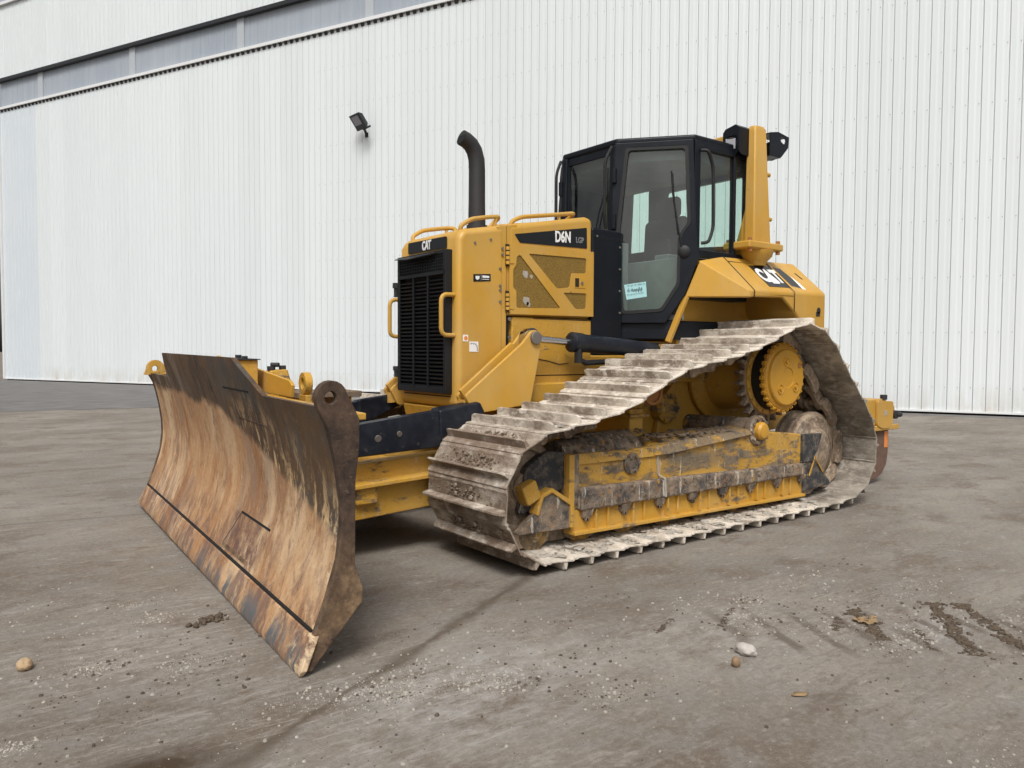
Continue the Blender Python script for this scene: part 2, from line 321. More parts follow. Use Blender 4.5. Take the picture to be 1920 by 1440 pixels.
# faint prints of the grouser bars across the yard at the right: rows one shoe apart, broken up
pu = k.math('ADD', k.math('MULTIPLY', x, .772), k.math('MULTIPLY', y, -.635)); pv = k.math('ADD', k.math('MULTIPLY', x, .635), k.math('MULTIPLY', y, .772))
pu = k.math('ADD', pu, k.math('MULTIPLY', pv, .22)); pu = k.math('ADD', pu, k.math('MULTIPLY', k.noise(6, 4), .05))
fr = k.math('ABSOLUTE', k.math('SUBTRACT', k.math('FRACT', k.math('DIVIDE', pu, .203)), .5))
pr = k.math('MULTIPLY', k.mrange(fr, .19, .08), k.step(k.noise(5, 8, .7), .38, .52), clamp=True)
pr = k.math('MULTIPLY', pr, k.math('MULTIPLY', k.mrange(k.math('ABSOLUTE', k.math('ADD', pv, 2.08)), .34, .20), k.mrange(pu, 1.1, 1.4)), clamp=True)
c = k.mix(k.math('MULTIPLY', pr, .85), c, k.mix(f, (.075, .058, .044), (.16, .13, .105)))
k.bump(k.math('ADD', k.math('MULTIPLY', b, 1.5), k.math('ADD', f, k.math('MULTIPLY', g, .5))), .35, .012)
MT['concrete_yard'] = k.set(c, k.mrange(b, .3, .7, .72, .95), 0., .25)
k = NT('asphalt'); c = k.mix(k.step(k.noise(1.2, 9, .7, (1, 2.5, 1)), .35, .65), (.085, .083, .081), (.18, .17, .16))
c = k.mix(k.math('MULTIPLY', k.step(k.noise(3, 6, .7, (1, 2, 1)), .55, .7), .5), c, (.10, .10, .11)); MT['asphalt'] = k.set(c, .9)

# ------------------------------------------------------------------ mesh helpers
class MB:
    def __init__(s): s.v = []; s.f = []
    def add(s, vs, fs):
        o = len(s.v); s.v += [tuple(p) for p in vs]; s.f += [tuple(i+o for i in f) for f in fs]; return s
    def box(s, x0, x1, y0, y1, z0, z1):
        return s.add([(x, y, z) for z in (z0, z1) for y in (y0, y1) for x in (x0, x1)],
                     [(0, 2, 3, 1), (4, 5, 7, 6), (0, 1, 5, 4), (2, 6, 7, 3), (0, 4, 6, 2), (1, 3, 7, 5)])
    def face(s, *p): return s.add(p, [tuple(range(len(p)))])
    def obox(s, c, ax, ay, az, hx, hy, hz):
        c = Vector(c); ax, ay, az = Vector(ax).normalized(), Vector(ay).normalized(), Vector(az).normalized()
        return s.add([c+ax*i*hx+ay*j*hy+az*l*hz for l in (-1, 1) for j in (-1, 1) for i in (-1, 1)],
                     [(0, 2, 3, 1), (4, 5, 7, 6), (0, 1, 5, 4), (2, 6, 7, 3), (0, 4, 6, 2), (1, 3, 7, 5)])
    def beam(s, p0, p1, wd, ht, up=(0, 0, 1)):
        p0, p1 = Vector(p0), Vector(p1); d = p1-p0; sd_ = d.cross(Vector(up)).normalized(); u = sd_.cross(d).normalized()
        return s.obox((p0+p1)/2, d, sd_, u, d.length/2, wd/2, ht/2)
    def prism(s, poly, fn, t0, t1):
        n = len(poly); return s.add([fn(a, b, t0) for a, b in poly]+[fn(a, b, t1) for a, b in poly],
            [tuple(range(n))[::-1], tuple(range(n, 2*n))]+[(i, (i+1) % n, (i+1) % n+n, i+n) for i in range(n)])
    def plate(s, outer, holes, fn, t0, t1):          # flat plate with holes
        bm = bmesh.new(); loops = [outer]+list(holes); es = []; idx = []; k0 = 0
        for lp in loops:
            vs = [bm.verts.new((a, b, 0)) for a, b in lp]
            es += [bm.edges.new((vs[i], vs[(i+1) % len(vs)])) for i in range(len(vs))]
        bmesh.ops.triangle_fill(bm, use_beauty=True, use_dissolve=False, edges=es)
        bm.verts.index_update(); P = [v.co.copy() for v in bm.verts]; n = len(P)
        F = [tuple(v.index for v in f.verts) for f in bm.faces]; bm.free()
        fs = list(F)+[tuple(i+n for i in f[::-1]) for f in F]
        for lp in loops:
            m = len(lp); fs += [(k0+i, k0+(i+1) % m, k0+(i+1) % m+n, k0+i+n) for i in range(m)]; k0 += m
        return s.add([fn(p.x, p.y, t0) for p in P]+[fn(p.x, p.y, t1) for p in P], fs)
    def cyl(s, p0, p1, r, n=20, r2=None, caps=True):
        p0, p1 = Vector(p0), Vector(p1); d = (p1-p0).normalized(); a = d.orthogonal().normalized(); b = d.cross(a); r2 = r if r2 is None else r2
        vs = [p0+(a*cos(2*pi*i/n)+b*sin(2*pi*i/n))*r for i in range(n)]+[p1+(a*cos(2*pi*i/n)+b*sin(2*pi*i/n))*r2 for i in range(n)]
        fs = [(i, (i+1) % n, (i+1) % n+n, i+n) for i in range(n)]
        if caps: fs += [tuple(range(n))[::-1], tuple(range(n, 2*n))]
        return s.add(vs, fs)
    def lathe(s, o, d, prof, n=32):                    # prof: (radius, offset along d)
        o, d = Vector(o), Vector(d).normalized(); a = d.orthogonal().normalized(); b = d.cross(a); m = len(prof); vs = []
        for r, h in prof: vs += [o+d*h+(a*cos(2*pi*i/n)+b*sin(2*pi*i/n))*max(r, 1e-4) for i in range(n)]
        fs = [(j*n+i, j*n+(i+1) % n, (j+1)*n+(i+1) % n, (j+1)*n+i) for j in range(m-1) for i in range(n)]
        fs += [tuple(range(n))[::-1], tuple(range((m-1)*n, m*n))]
        return s.add(vs, fs)
    def tube(s, path, r, n=10, rs=None):
        P = [Vector(p) for p in path]; vs = []; up = None
        for i, p in enumerate(P):
            t = (P[min(i+1, len(P)-1)]-P[max(i-1, 0)]).normalized()
            if up is None: up = t.orthogonal().normalized()
            up = (up-t*up.dot(t)).normalized(); b = t.cross(up); q = rs[i] if rs else r
            vs += [p+(up*cos(2*pi*j/n)+b*sin(2*pi*j/n))*q for j in range(n)]
        fs = [(i*n+j, i*n+(j+1) % n, (i+1)*n+(j+1) % n, (i+1)*n+j) for i in range(len(P)-1) for j in range(n)]
        fs += [tuple(range(n))[::-1], tuple(range((len(P)-1)*n, len(P)*n))]
        return s.add(vs, fs)
    def hull(s, pts):
        bm = bmesh.new()
        for p in pts: bm.verts.new(p)
        bmesh.ops.convex_hull(bm, input=bm.verts)
        bmesh.ops.delete(bm, geom=[v for v in bm.verts if not v.link_faces], context='VERTS')
        bmesh.ops.dissolve_limit(bm, angle_limit=R(2), verts=bm.verts, edges=bm.edges)
        bm.verts.index_update(); s.add([v.co.copy() for v in bm.verts], [tuple(v.index for v in f.verts) for f in bm.faces]); bm.free(); return s
    def rock(s, c, r, sq=(1, 1, .7), rnd=random, sub=1, jag=.3):
        bm = bmesh.new(); bmesh.ops.create_icosphere(bm, subdivisions=sub, radius=1)
        rot = Matrix.Rotation(rnd.uniform(0, 6.3), 3, 'Z'); bm.verts.index_update()
        vs = []
        for v in bm.verts:
            q = v.co*(1+rnd.uniform(-jag, jag)); q = rot @ Vector((q.x*sq[0], q.y*sq[1], q.z*sq[2])); vs.append(Vector(c)+q*r)
        s.add(vs, [tuple(v.index for v in f.verts) for f in bm.faces]); bm.free(); return s
    def mesh(s, name, mat, ang=35, recalc=True):
        me = bpy.data.meshes.new(name); me.from_pydata(s.v, [], s.f); me.validate()
        if recalc:
            bm = bmesh.new(); bm.from_mesh(me); bmesh.ops.recalc_face_normals(bm, faces=bm.faces); bm.to_mesh(me); bm.free()
        me.materials.append(MT[mat])
        for p in me.polygons: p.use_smooth = True
        me.set_sharp_from_angle(angle=R(ang)); return me
    def build(s, name, mat, parent=None, bevel=0, seg=2, ang=35, label=None):
        o = bpy.data.objects.new(name, s.mesh(name, mat, ang)); C.objects.link(o)
        if parent: o.parent = parent
        if bevel:
            b = o.modifiers.new('bevel', 'BEVEL'); b.width = bevel; b.segments = seg; b.limit_method = 'ANGLE'; b.angle_limit = R(30); b.harden_normals = True
        if label: o['label'] = label
        return o
def tag(o, label=None, cat=None, group=None, kind=None):
    for kk, vv in (('label', label), ('category', cat), ('group', group), ('kind', kind)):
        if vv: o[kk] = vv
    return o
def empty(name, loc=(0, 0, 0)):
    o = bpy.data.objects.new(name, None); C.objects.link(o); o.location = loc; o.empty_display_size = .2; return o
XZ = lambda a, b, t: (a, t, b)          # polygon drawn in x, z and pushed along y
def text(sx, body, size, o, u, v, parent, mat, name='lettering', depth=.002, wide=1., bold=.0, shear=0.):
    cu = bpy.data.curves.new('lettering', 'FONT'); cu.body = body; cu.size = size; cu.extrude = depth; cu.offset = bold
    cu.align_x = 'CENTER'; cu.align_y = 'CENTER'; cu.shear = shear; cu.resolution_u = 3
    t = bpy.data.objects.new('lettering', cu); C.objects.link(t)
    me = bpy.data.meshes.new_from_object(t.evaluated_get(bpy.context.evaluated_depsgraph_get())); C.objects.unlink(t); bpy.data.objects.remove(t)
    u, v = Vector(u).normalized(), Vector(v).normalized(); n = u.cross(v)
    for p in me.vertices: p.co = Vector(o)+u*(p.co.x*wide)+v*p.co.y+n*p.co.z
    me.materials.clear(); me.materials.append(MT[mat]); ob = bpy.data.objects.new(name, me); C.objects.link(ob); ob.parent = parent; return ob
def arc(c, r, a0, a1, n): return [(c[0]+r*cos(R(a0+(a1-a0)*i/n)), c[1]+r*sin(R(a0+(a1-a0)*i/n))) for i in range(n+1)]
def rounded(path, r, n=5):        # round the inner corners of a 3D polyline
    P = [Vector(p) for p in path]; out = [P[0]]
    for i in range(1, len(P)-1):
        a, b, c_ = P[i-1], P[i], P[i+1]; d0, d1 = (a-b), (c_-b); q = min(r, d0.length*.49, d1.length*.49)
        s0, s1 = b+d0.normalized()*q, b+d1.normalized()*q
        out += [s0*(1-t)**2+b*2*t*(1-t)+s1*t*t for t in [j/n for j in range(n+1)]]
    return out+[P[-1]]
def rpoly(poly, r, n=4):
    P = [Vector((a, b, 0)) for a, b in poly]; out = []; m = len(P)
    for i in range(m):
        a, b, c_ = P[i-1], P[i], P[(i+1) % m]; d0, d1 = (a-b), (c_-b); q = min(r, d0.length*.45, d1.length*.45)
        s0, s1 = b+d0.normalized()*q, b+d1.normalized()*q
        out += [tuple((s0*(1-t)**2+b*2*t*(1-t)+s1*t*t)[:2]) for t in [j/n for j in range(n+1)]]
    return out

# ------------------------------------------------------------------ ground
g = MB(); S = 400
g.add([(-S, -S, 0), (S, -S, 0), (S, S, 0), (-S, S, 0)], [(0, 1, 2, 3)])
tag(g.build('ground', 'concrete_yard'), kind='structure')
WA = .4422; WD = 14.50428
wn = Vector((cos(WA), sin(WA), 0)); wt = Vector((sin(WA), -cos(WA), 0))
def WP(s, out, z): q = wn*(WD-out)+wt*s; return (q.x, q.y, z)      # out = metres in front of the wall plane
g = MB(); rj = random.Random(2); edge_ = [(-9+.25*i, 15.95-.19*.25*i+rj.uniform(-.16, .16), .004) for i in range(73)]; g.add(edge_+[WP(-10.5, .0, .004), WP(-60, 0, .004), (-30, 40, .004)], [tuple(range(76))])
tag(g.build('asphalt_apron', 'asphalt'), kind='structure')
g = MB(); g.add([WP(-10.4, 0, .0045), WP(30, 0, .0045), WP(30, .5, .0045), WP(3, .62, .0045), WP(-8.7, .55, .0045)], [(0, 1, 2, 3, 4)])  # asphalt along the wall foot, with the shade there coloured in
tag(g.build('asphalt_shade_strip', 'asphalt'), kind='structure')

# ------------------------------------------------------------------ warehouse
hall = empty('warehouse', WP(-6, 0, 0))
inv = Matrix.Translation(-hall.location)
def hb(mb, name, mat, parent=None, **kw):
    o = mb.build(name, mat, parent or hall, **kw)
    if not parent: o.matrix_parent_inverse = inv
    return o
tag(hall, 'white ribbed metal warehouse wall with a grey glazed band and black trim', 'warehouse')
S0, S1, PIT = -31.5, 16.2, .2431
def cladding(z0, z1, s0, s1, base=0.):
    mb = MB(); prof = []; s = s0 + ((2.87-s0) % PIT) - PIT
    while s < s1:
        for ds, o in ((0, 0), (.006, -.011), (.019, -.011), (.026, 0), (.105, 0), (.114, .0022), (.14, .0022), (.149, 0), (.185, 0), (.197, .0035), (.236, .0035)):
            prof.append((min(max(s+ds, s0), s1), o+base))
        s += PIT
    n = len(prof); mb.add([WP(a, o, z0) for a, o in prof]+[WP(a, o, z1) for a, o in prof], [(i, i+1, i+1+n, i+n) for i in range(n-1) if prof[i+1][0]-prof[i][0] > 1e-6])
    return mb
def shade_grooves(o, out=-.011):                      # groove floors get a darker grey: their shade put into the colour
    o.data.materials.append(MT['groove_shade_screw_grey'])
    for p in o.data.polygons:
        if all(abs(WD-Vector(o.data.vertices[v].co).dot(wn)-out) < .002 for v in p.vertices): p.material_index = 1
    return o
low = shade_grooves(hb(cladding(.085, 7.80, -29.05, S1), 'cladding', 'cladding_white', ang=20))
shade_grooves(hb(cladding(7.80, 11.44, -29.05, S1), 'cladding', 'cladding_white', ang=20))
hb(cladding(.085, 11.44, S0, -29.05), 'end_panel', 'cladding_bluish', ang=20, label='slightly bluish cladding bay at the far left end')
sc = MB(); s = S0+((2.87-S0) % PIT)
while s < S1:
    for j, zz in enumerate((.60, 1.80, 3.0, 4.24, 5.45, 6.66, 7.86, 9.06, 10.26)):
        if s > -14: sc.cyl(WP(s-.03, .0, zz), WP(s-.03, .016, zz), .009, 6)
    s += PIT
so_ = hb(sc, 'fixing_screws', 'groove_shade_screw_grey'); so_['kind'] = 'stuff'
t = MB(); t.add([WP(a, o, z) for a in (S0-.1, S1) for o, z in ((.09, 11.46), (.09, 11.56), (-.1, 11.60), (-.1, 11.46))], [(0, 1, 5, 4), (1, 2, 6, 5), (2, 3, 7, 6), (3, 0, 4, 7), (0, 3, 2, 1), (4, 5, 6, 7)])
hb(t, 'flashing', 'trim_white')
t = MB(); s = S0+((2.87-S0) % PIT)
while s < S1:
    p = [WP(s+d, o, z) for d in (-.02, .10) for o, z in ((.008, 11.36), (.05, 11.455), (.008, 11.455))]
    t.add(p, [(0, 1, 2), (3, 5, 4), (0, 3, 4, 1), (1, 4, 5, 2), (2, 5, 3, 0)]); s += PIT
hb(t, 'rib_gap_shade', 'rib_gap_dark')['kind'] = 'stuff'  # dark blocks stand in for the shaded rib gaps under the flashing
t = MB(); s = S0
while s < S1:
    t.obox(WP(s+.19, -.06, 12.08), wt, wn, (0, 0, 1), .188, .02, .56); t.obox(WP(s, -.052, 12.08), wt, wn, (0, 0, 1), .018, .02, .56); s += .391
gz = hb(t, 'glazing_band', 'glazing_grey')
for sx in (-28.66, -22.97, -17.38, -11.9, -6.3, -.7, 4.9):
    mb = MB(); mb.obox(WP(sx, -.02, 12.08), wt, wn, (0, 0, 1), .16, .03, .56); o = mb.build('pale_panel', 'glazing_pale', gz); o.matrix_parent_inverse = Matrix()
t = MB(); t.obox(WP((S0+S1)/2, .03, 12.665), wt, wn, (0, 0, 1), (S1-S0)/2+.1, .1, .065); hb(t, 'black_trim', 'trim_black')
shade_grooves(hb(cladding(12.73, 15.72, S0, S1, .02), 'upper_cladding', 'cladding_white', ang=20), .009)
t = MB(); t.obox(WP((S0+S1)/2, .03, 15.80), wt, wn, (0, 0, 1), (S1-S0)/2+.1, .1, .06); hb(t, 'eaves_trim', 'trim_white')
t = MB(); t.obox(WP((S0+S1)/2, -.03, 16.5), wt, wn, (0, 0, 1), (S1-S0)/2, .05, .64); hb(t, 'eaves_band', 'glazing_grey')
t = MB(); t.obox(WP((S0+S1)/2, -9.3, 8.5), wt, wn, (0, 0, 1), (S1-S0)/2-.02, 9.1, 8.45); hb(t, 'hall_body', 'trim_white')
t = MB(); t.obox(WP((S0+S1)/2, .01, .073), wt, wn, (0, 0, 1), (S1-S0)/2, .022, .022); hb(t, 'drip_trim', 'trim_white')
t = MB(); t.obox(WP((S0+S1)/2, -.14, .022), wt, wn, (0, 0, 1), (S1-S0)/2, .1, .03); hb(t, 'plinth', 'black_void')
t = MB(); t.obox(WP(S0-.06, .02, 5.75), wt, wn, (0, 0, 1), .06, .06, 5.69); hb(t, 'corner_trim', 'trim_white')

# floodlight on the wall: tilted body, glass, arm
fl = empty('floodlight', WP(-12.15, 0, 8.2))
tag(fl, 'black rectangular floodlight tilted down high on the white wall', 'floodlight'); finv = Matrix.Translation(-fl.location)
tx = (wt*.93-wn*.37).normalized(); nn = Vector((0, 0, 1)); dn = (-wn*.93-wt*.37).normalized()
fz = (nn*.80-dn*.60).normalized(); fn_ = (dn*.80*-1*-1+nn*-.60).normalized(); fn_ = (dn*.8-nn*.6).normalized(); fz = (nn*.8+dn*.6).normalized()
fc = Vector(WP(-12.02, .40, 8.33))
mb = MB(); mb.hull([fc+tx*a*.27+fz*b*.25+fn_*c_ for a in (-1, 1) for b in (-1, 1) for c_ in (0, .05)]+[fc+tx*a*.19+fz*b*.16-fn_*.15 for a in (-1, 1) for b in (-1, 1)])
o = mb.build('lamp_body', 'lamp_black', fl, .012); o.matrix_parent_inverse = finv
mb = MB(); mb.obox(fc+fn_*.052+fz*.05, tx, fz, fn_, .19, .14, .004); o = mb.build('lamp_glass', 'lens', fl); o.matrix_parent_inverse = finv
mb = MB(); mb.beam(fc-fz*.2-fn_*.06, Vector(WP(-12.02, 0, 8.02)), .07, .04); mb.obox(WP(-12.02, .012, 8.02), wt, wn, (0, 0, 1), .06, .012, .07); mb.beam(fc-fz*.26, fc-fz*.26+tx*.3-fn_*.1, .03, .05)
o = mb.build('bracket', 'lamp_black', fl); o.matrix_parent_inverse = finv

# ------------------------------------------------------------------ bulldozer  (front = -x, near side = -y)
D = empty('bulldozer')
tag(D, 'yellow crawler bulldozer with wide muddy tracks and rusty front blade', 'bulldozer')

# --- tracks
KEY = [(-.20, .072), (-.352, .208), (-.440, .40), (-.398, .632), (-.262, .797), (-.05, .862), (.12, .876), (.325, .904), (.502, .946), (.674, 1.005), (.852, 1.086),
       (1.05, 1.188), (1.255, 1.238), (1.463, 1.267), (1.643, 1.299), (1.861, 1.338), (2.067, 1.398), (2.31, 1.495), (2.49, 1.562), (2.68, 1.572), (2.885, 1.492),
       (3.028, 1.356), (3.17, 1.199), (3.305, 1.055), (3.46, .91), (3.60, .756), (3.685, .575), (3.692, .41), (3.63, .25), (3.49, .128), (3.25, .080), (3.04, .072)]
pts = [Vector(p) for p in KEY]; pts.append(pts[0])
N = 44; LEN = sum((pts[i+1]-pts[i]).length for i in range(len(pts)-1))
def at_len(d):
    d = d % LEN
    for i in range(len(pts)-1):
        l = (pts[i+1]-pts[i]).length
        if d <= l: return pts[i]+(pts[i+1]-pts[i])*(d/l)
        d -= l
    return pts[0].copy()
PITCH_T = LEN/N; OFF = .20-.075        # the path runs front -> top -> rear -> along the ground; bars meet x = 0, .203, ...
joints = [at_len(OFF+i*PITCH_T) for i in range(N)]
# keep ground shoes on the measured spacing
CEN = Vector((1.6, .5))
def shoe_frame(i):
    a, b = joints[i], joints[(i+1) % N]; t_ = (b-a).normalized(); n_ = Vector((-t_.y, t_.x))
    if n_.dot((a+b)/2-CEN) < 0: n_ = -n_
    return a, b, t_, n_
def make_track(sg):
    ch = MB(); yc = sg*1.08
    for i in range(N):
        a, b, t_, n_ = shoe_frame(i); P3 = lambda q, yy: (q.x, yy, q.y)
        ia, ib = a-n_*.075, b-n_*.075
        for yy in (yc-.085, yc+.085):
            prof = []; l = (ib-ia).length
            for u_, v_ in ((-.045, -.02), (-.03, -.055), (.01, -.06), (.05, -.045), (l-.05, -.045), (l-.01, -.06), (l+.03, -.055), (l+.045, -.02), (l+.03, .03), (l-.02, .052), (.02, .052), (-.03, .03)):
                q = ia+t_*u_+n_*v_; prof.append((q.x, q.y))
            off = .022 if i % 2 else -.022
            ch.prism(prof, XZ, yy+off-.018, yy+off+.018)
        ch.cyl(P3(ia, yc-.12), P3(ia, yc+.12), .032, 10)
    tr = ch.build('track', 'idler_steel', D)
    y0, y1 = sg*.65, sg*1.51
    for i in range(N):
        a, b, t_, n_ = shoe_frame(i); l = (b-a).length; mb = MB(); th = .012
        jit = random.uniform(-.004, .004)
        prof = [(.002, -.017), (.002, .006), (.016, .012), (l-.034, .012), (l-.016, .021), (l+.013, .017), (l+.016, .010), (l-.004, .007), (l-.022, 0), (.022, -.001), (.012, -.015)]
        dz_ = random.uniform(-.002, .002); prof = [a+t_*u_+n_*(v_+dz_+.010-.020*u_/l) for u_, v_ in prof]
        mb.prism([(q.x, q.y) for q in prof], XZ, y0, y1)
        gb = .074+jit           # bar, ends cut back
        gp = [(gb-.017, .010), (gb-.0075, .067), (gb+.0075, .067), (gb+.019, .010)]
        q = [a+t_*u_+n_*v_ for u_, v_ in gp]
        ys = (y0+sg*.004, y0+sg*.03, y1-sg*.03, y1-sg*.004); vs = []
        for j, yy in enumerate(ys):
            for m, pt in enumerate(q):
                if j in (0, 3) and m in (1, 2): pt = pt-n_*.008
                vs.append((pt.x, yy, pt.y))
        fs = [(0, 1, 2, 3), (12, 15, 14, 13)]+[(j*4+m, j*4+(m+1) % 4, j*4+4+(m+1) % 4, j*4+4+m) for j in range(3) for m in range(4)]
        mb.add(vs, fs)
        for yy in (yc-.085, yc+.085):
            for u_ in (gb+.045, gb+.095):
                p_ = a+t_*u_+n_*.012; p2 = a+t_*u_+n_*.026; mb.cyl((p_.x, yy, p_.y), (p2.x, yy, p2.y), .016, 6)
        mb.build('track_shoe', 'track_steel', tr, .003, 1)
    return tr
for sg in (-1, 1): make_track(sg)
# packed earth on the front shoes of the near track
mb = MB(); rn = random.Random(3)
for i in range(N):
    a, b, t_, n_ = shoe_frame(i)
    if a.x < -.1 and a.y > .15 and b.x < .1:
        for _ in range(190):
            u_ = rn.gauss(.13, .028); yy = -1.08+rn.gauss(0, .13)
            if not .095 < u_ < .19: continue
            p_ = a+t_*u_+n_*.015; mb.rock((p_.x, yy, p_.y), rn.uniform(.002, .0045)+.008*rn.random()**4, (1, 1, .8), rn, 1, .3)
o = mb.build('packed_earth', 'dried_earth', D, ang=80); o['kind'] = 'stuff'
mb = MB()
for i in range(N):
    a, b, t_, n_ = shoe_frame(i)
    if a.y > .8 and a.x < 2.5:
        for _ in range(26):
            u_ = rn.uniform(.10, .19); yy = rn.uniform(-1.45, -.7); p_ = a+t_*u_+n_*.014
            mb.rock((p_.x, yy, p_.y), rn.uniform(.004, .013), (1.5, 1.5, .5), rn, 1, .3)
    if a.y < .09 and .1 < a.x < 3.1:
        for _ in range(16):
            u_ = rn.uniform(.02, .19); yy = rn.uniform(-1.48, -1.2); p_ = a+t_*u_-n_*.004
            mb.rock((p_.x, yy, p_.y), rn.uniform(.006, .022), (1.6, 1.6, .5), rn, 1, .3)
o = mb.build('dirt_crust', 'gravel_pale', D, ang=80); o['kind'] = 'stuff'

# --- track frames with idlers, rollers, guards
rnf = random.Random(17)
def make_frame(sg):
    Y = lambda v: sg*v
    mb = MB()
    side = [(.26, .17), (2.90, .14), (2.90, .645), (2.30, .705), (1.75, .67), (1.10, .665), (.26, .665)]
    mb.prism(side, XZ, Y(.90), Y(1.262))
    fr = mb.build('track_frame', 'yellow_muddy', D, .012)
    # rounded recoil housing on top, then a ledge running to the pivot
    mb = MB(); path = [(.30, Y(1.08), .60), (.55, Y(1.08), .62), (.95, Y(1.08), .62), (1.10, Y(1.08), .57)]
    mb.tube(path, .16, 20, [.14, .16, .16, .10]); mb.build('recoil_housing', 'muddy_steel', fr)
    mb = MB(); mb.hull([(1.05, Y(1.262), .664), (1.05, Y(1.286), .60), (1.2, Y(1.29), .60), (1.2, Y(1.262), .665), (2.2, Y(1.29), .685), (2.2, Y(1.262), .725), (2.2, Y(1.05), .74), (1.05, Y(1.05), .72)])
    mb.build('ledge', 'ledge_mix', fr, .01)
    mb = MB(); mb.hull([(.30, Y(1.262), .665), (.30, Y(1.278), .60), (1.08, Y(1.278), .60), (1.08, Y(1.262), .665)]); mb.build('ledge', 'yellow_muddy', fr, .006)
    # rub rail
    mb = MB(); mb.prism([(.33, .452), (1.5, .43), (2.88, .40), (2.88, .30), (1.5, .30), (.33, .30)], XZ, Y(1.255), Y(1.322)); mb.build('rub_rail', 'muddy_steel', fr, .02, 3)
    xx = .40
    while xx < 2.9:
        mb = MB(); mb.hull([(xx-.05, Y(1.26), .305), (xx+.05, Y(1.26), .305), (xx-.05, Y(1.315), .305), (xx+.05, Y(1.315), .305), (xx-.035, Y(1.26), .235), (xx+.035, Y(1.26), .235), (xx-.035, Y(1.305), .25), (xx+.035, Y(1.305), .25)])
        mb.cyl((xx, Y(1.29), .255), (xx, Y(1.29), .225), .022, 8); xx += .352; mb.build('bolt_boss', 'muddy_steel', fr, .01)
    mb = MB(); mb.prism([(.28, .165), (2.9, .135), (2.9, .30), (.28, .30)], XZ, Y(1.255), Y(1.275)); xx = .48
    while xx < 2.85:
        mb.box(xx-.008, xx+.008, min(Y(1.255), Y(1.305)), max(Y(1.255), Y(1.305)), .155, .30); mb.box(xx+.11, xx+.126, min(Y(1.255), Y(1.295)), max(Y(1.255), Y(1.295)), .155, .30); xx += .352
    mb.prism([(.28, .145), (2.9, .118), (2.9, .14), (.28, .168)], XZ, Y(1.2), Y(1.315))
    mb.build('roller_guard', 'yellow_worn', fr, .004)
    for i in range(8):
        x_ = .02+i*.405; mb = MB()
        mb.lathe((x_, Y(.95), .178), (0, sg, 0), [(.05, 0), (.115, 0), (.115, .03), (.092, .045), (.092, .21), (.115, .225), (.115, .255), (.06, .262), (.05, .29), (.03, .30)], 20)
        mb.build('roller', 'yellow_muddy', fr)
    # front idler and its fork / guard
    mb = MB(); mb.lathe((-.045, Y(.955), .475), (0, sg, 0), [(.10, -.03), (.24, -.02), (.25, .02), (.295, .03), (.31, .06), (.31, .085), (.275, .10), (.275, .15), (.31, .165), (.31, .19), (.295, .22), (.25, .23), (.235, .20), (.10, .215), (.09, .25), (.02, .255)], 40)
    mb.build('idler', 'idler_steel', fr)
    mb = MB(); mb.prism(rpoly([(-.17, .205), (.26, .195), (.265, .35), (.105, .455), (.02, .43), (-.02, .32)], .02), XZ, Y(1.225), Y(1.285)); mb.build('front_guard', 'muddy_steel', fr, .008)
    mb = MB(); mb.prism([(-.03, .32), (.015, .44), (.105, .472), (.285, .36), (.285, .20), (.255, .20), (.255, .345), (.10, .445), (.03, .42), (-.01, .31)], XZ, Y(1.22), Y(1.30)); mb.build('guard_rim', 'yellow_worn', fr, .004)
    mb = MB(); mb.obox((-.055, Y(1.24), .455), (1, 0, .45), (0, 1, 0), (-.45, 0, 1), .06, .05, .065); mb.build('idler_block', 'yellow_worn', fr, .012)
    mb = MB(); mb.prism(rpoly([(-.10, .30), (.27, .45), (.27, .68), (.12, .70), (-.06, .60)], .04), XZ, Y(1.06), Y(1.225)); mb.build('idler_yoke', 'worn_black', fr, .02)
    mb = MB(); mb.prism([(.255, .30), (.30, .30), (.30, .67), (.255, .67)], XZ, Y(1.24), Y(1.285)); mb.build('frame_rib', 'yellow_worn', fr, .005)
    mb = MB(); mb.prism([(.30, .33), (.345, .36), (.345, .67), (.30, .67)], XZ, Y(1.25), Y(1.278)); mb.build('frame_rib', 'muddy_steel', fr, .005)
    # cap with bolts on the side, splash line, inspection boss
    mb = MB(); mb.lathe((.84, Y(1.262), .565), (0, sg, 0), [(.075, 0), (.075, .014), (.05, .02), (.045, .012), (.02, .012)], 20)
    for q in range(6): mb.cyl((.84+.058*cos(q*pi/3), Y(1.27), .565+.058*sin(q*pi/3)), (.84+.058*cos(q*pi/3), Y(1.292), .565+.058*sin(q*pi/3)), .011, 6)
    mb.build('bolted_cap', 'muddy_steel', fr)
    mb = MB(); mb.tube([(1.10, Y(1.263), .67), (1.105, Y(1.265), .55), (1.115, Y(1.267), .46), (1.12, Y(1.325), .44), (1.13, Y(1.325), .31)], .009, 6); mb.build('dried_drip', 'gravel_pale', fr)
    # pivot shaft and bolted pivot cap
    mb = MB(); mb.cyl((2.28, Y(.55), .71), (2.28, Y(1.24), .71), .085, 20, .10); mb.build('pivot_shaft', 'muddy_steel', fr)
    mb = MB(); mb.lathe((2.28, Y(1.22), .71), (0, sg, 0), [(.115, 0), (.122, .02), (.122, .055), (.10, .065), (.075, .06), (.04, .06)], 28)
    for q in range(10): mb.cyl((2.28+.10*cos(q*pi/5), Y(1.28), .71+.10*sin(q*pi/5)), (2.28+.10*cos(q*pi/5), Y(1.298), .71+.10*sin(q*pi/5)), .014, 6)
    mb.build('pivot_cap', 'muddy_steel', fr)
    mb = MB(); mb.lathe((2.28, Y(1.27), .71), (0, sg, 0), [(.074, 0), (.07, .045), (.055, .062), (.03, .066)], 24); mb.build('pivot_dome', 'yellow_hub', fr)
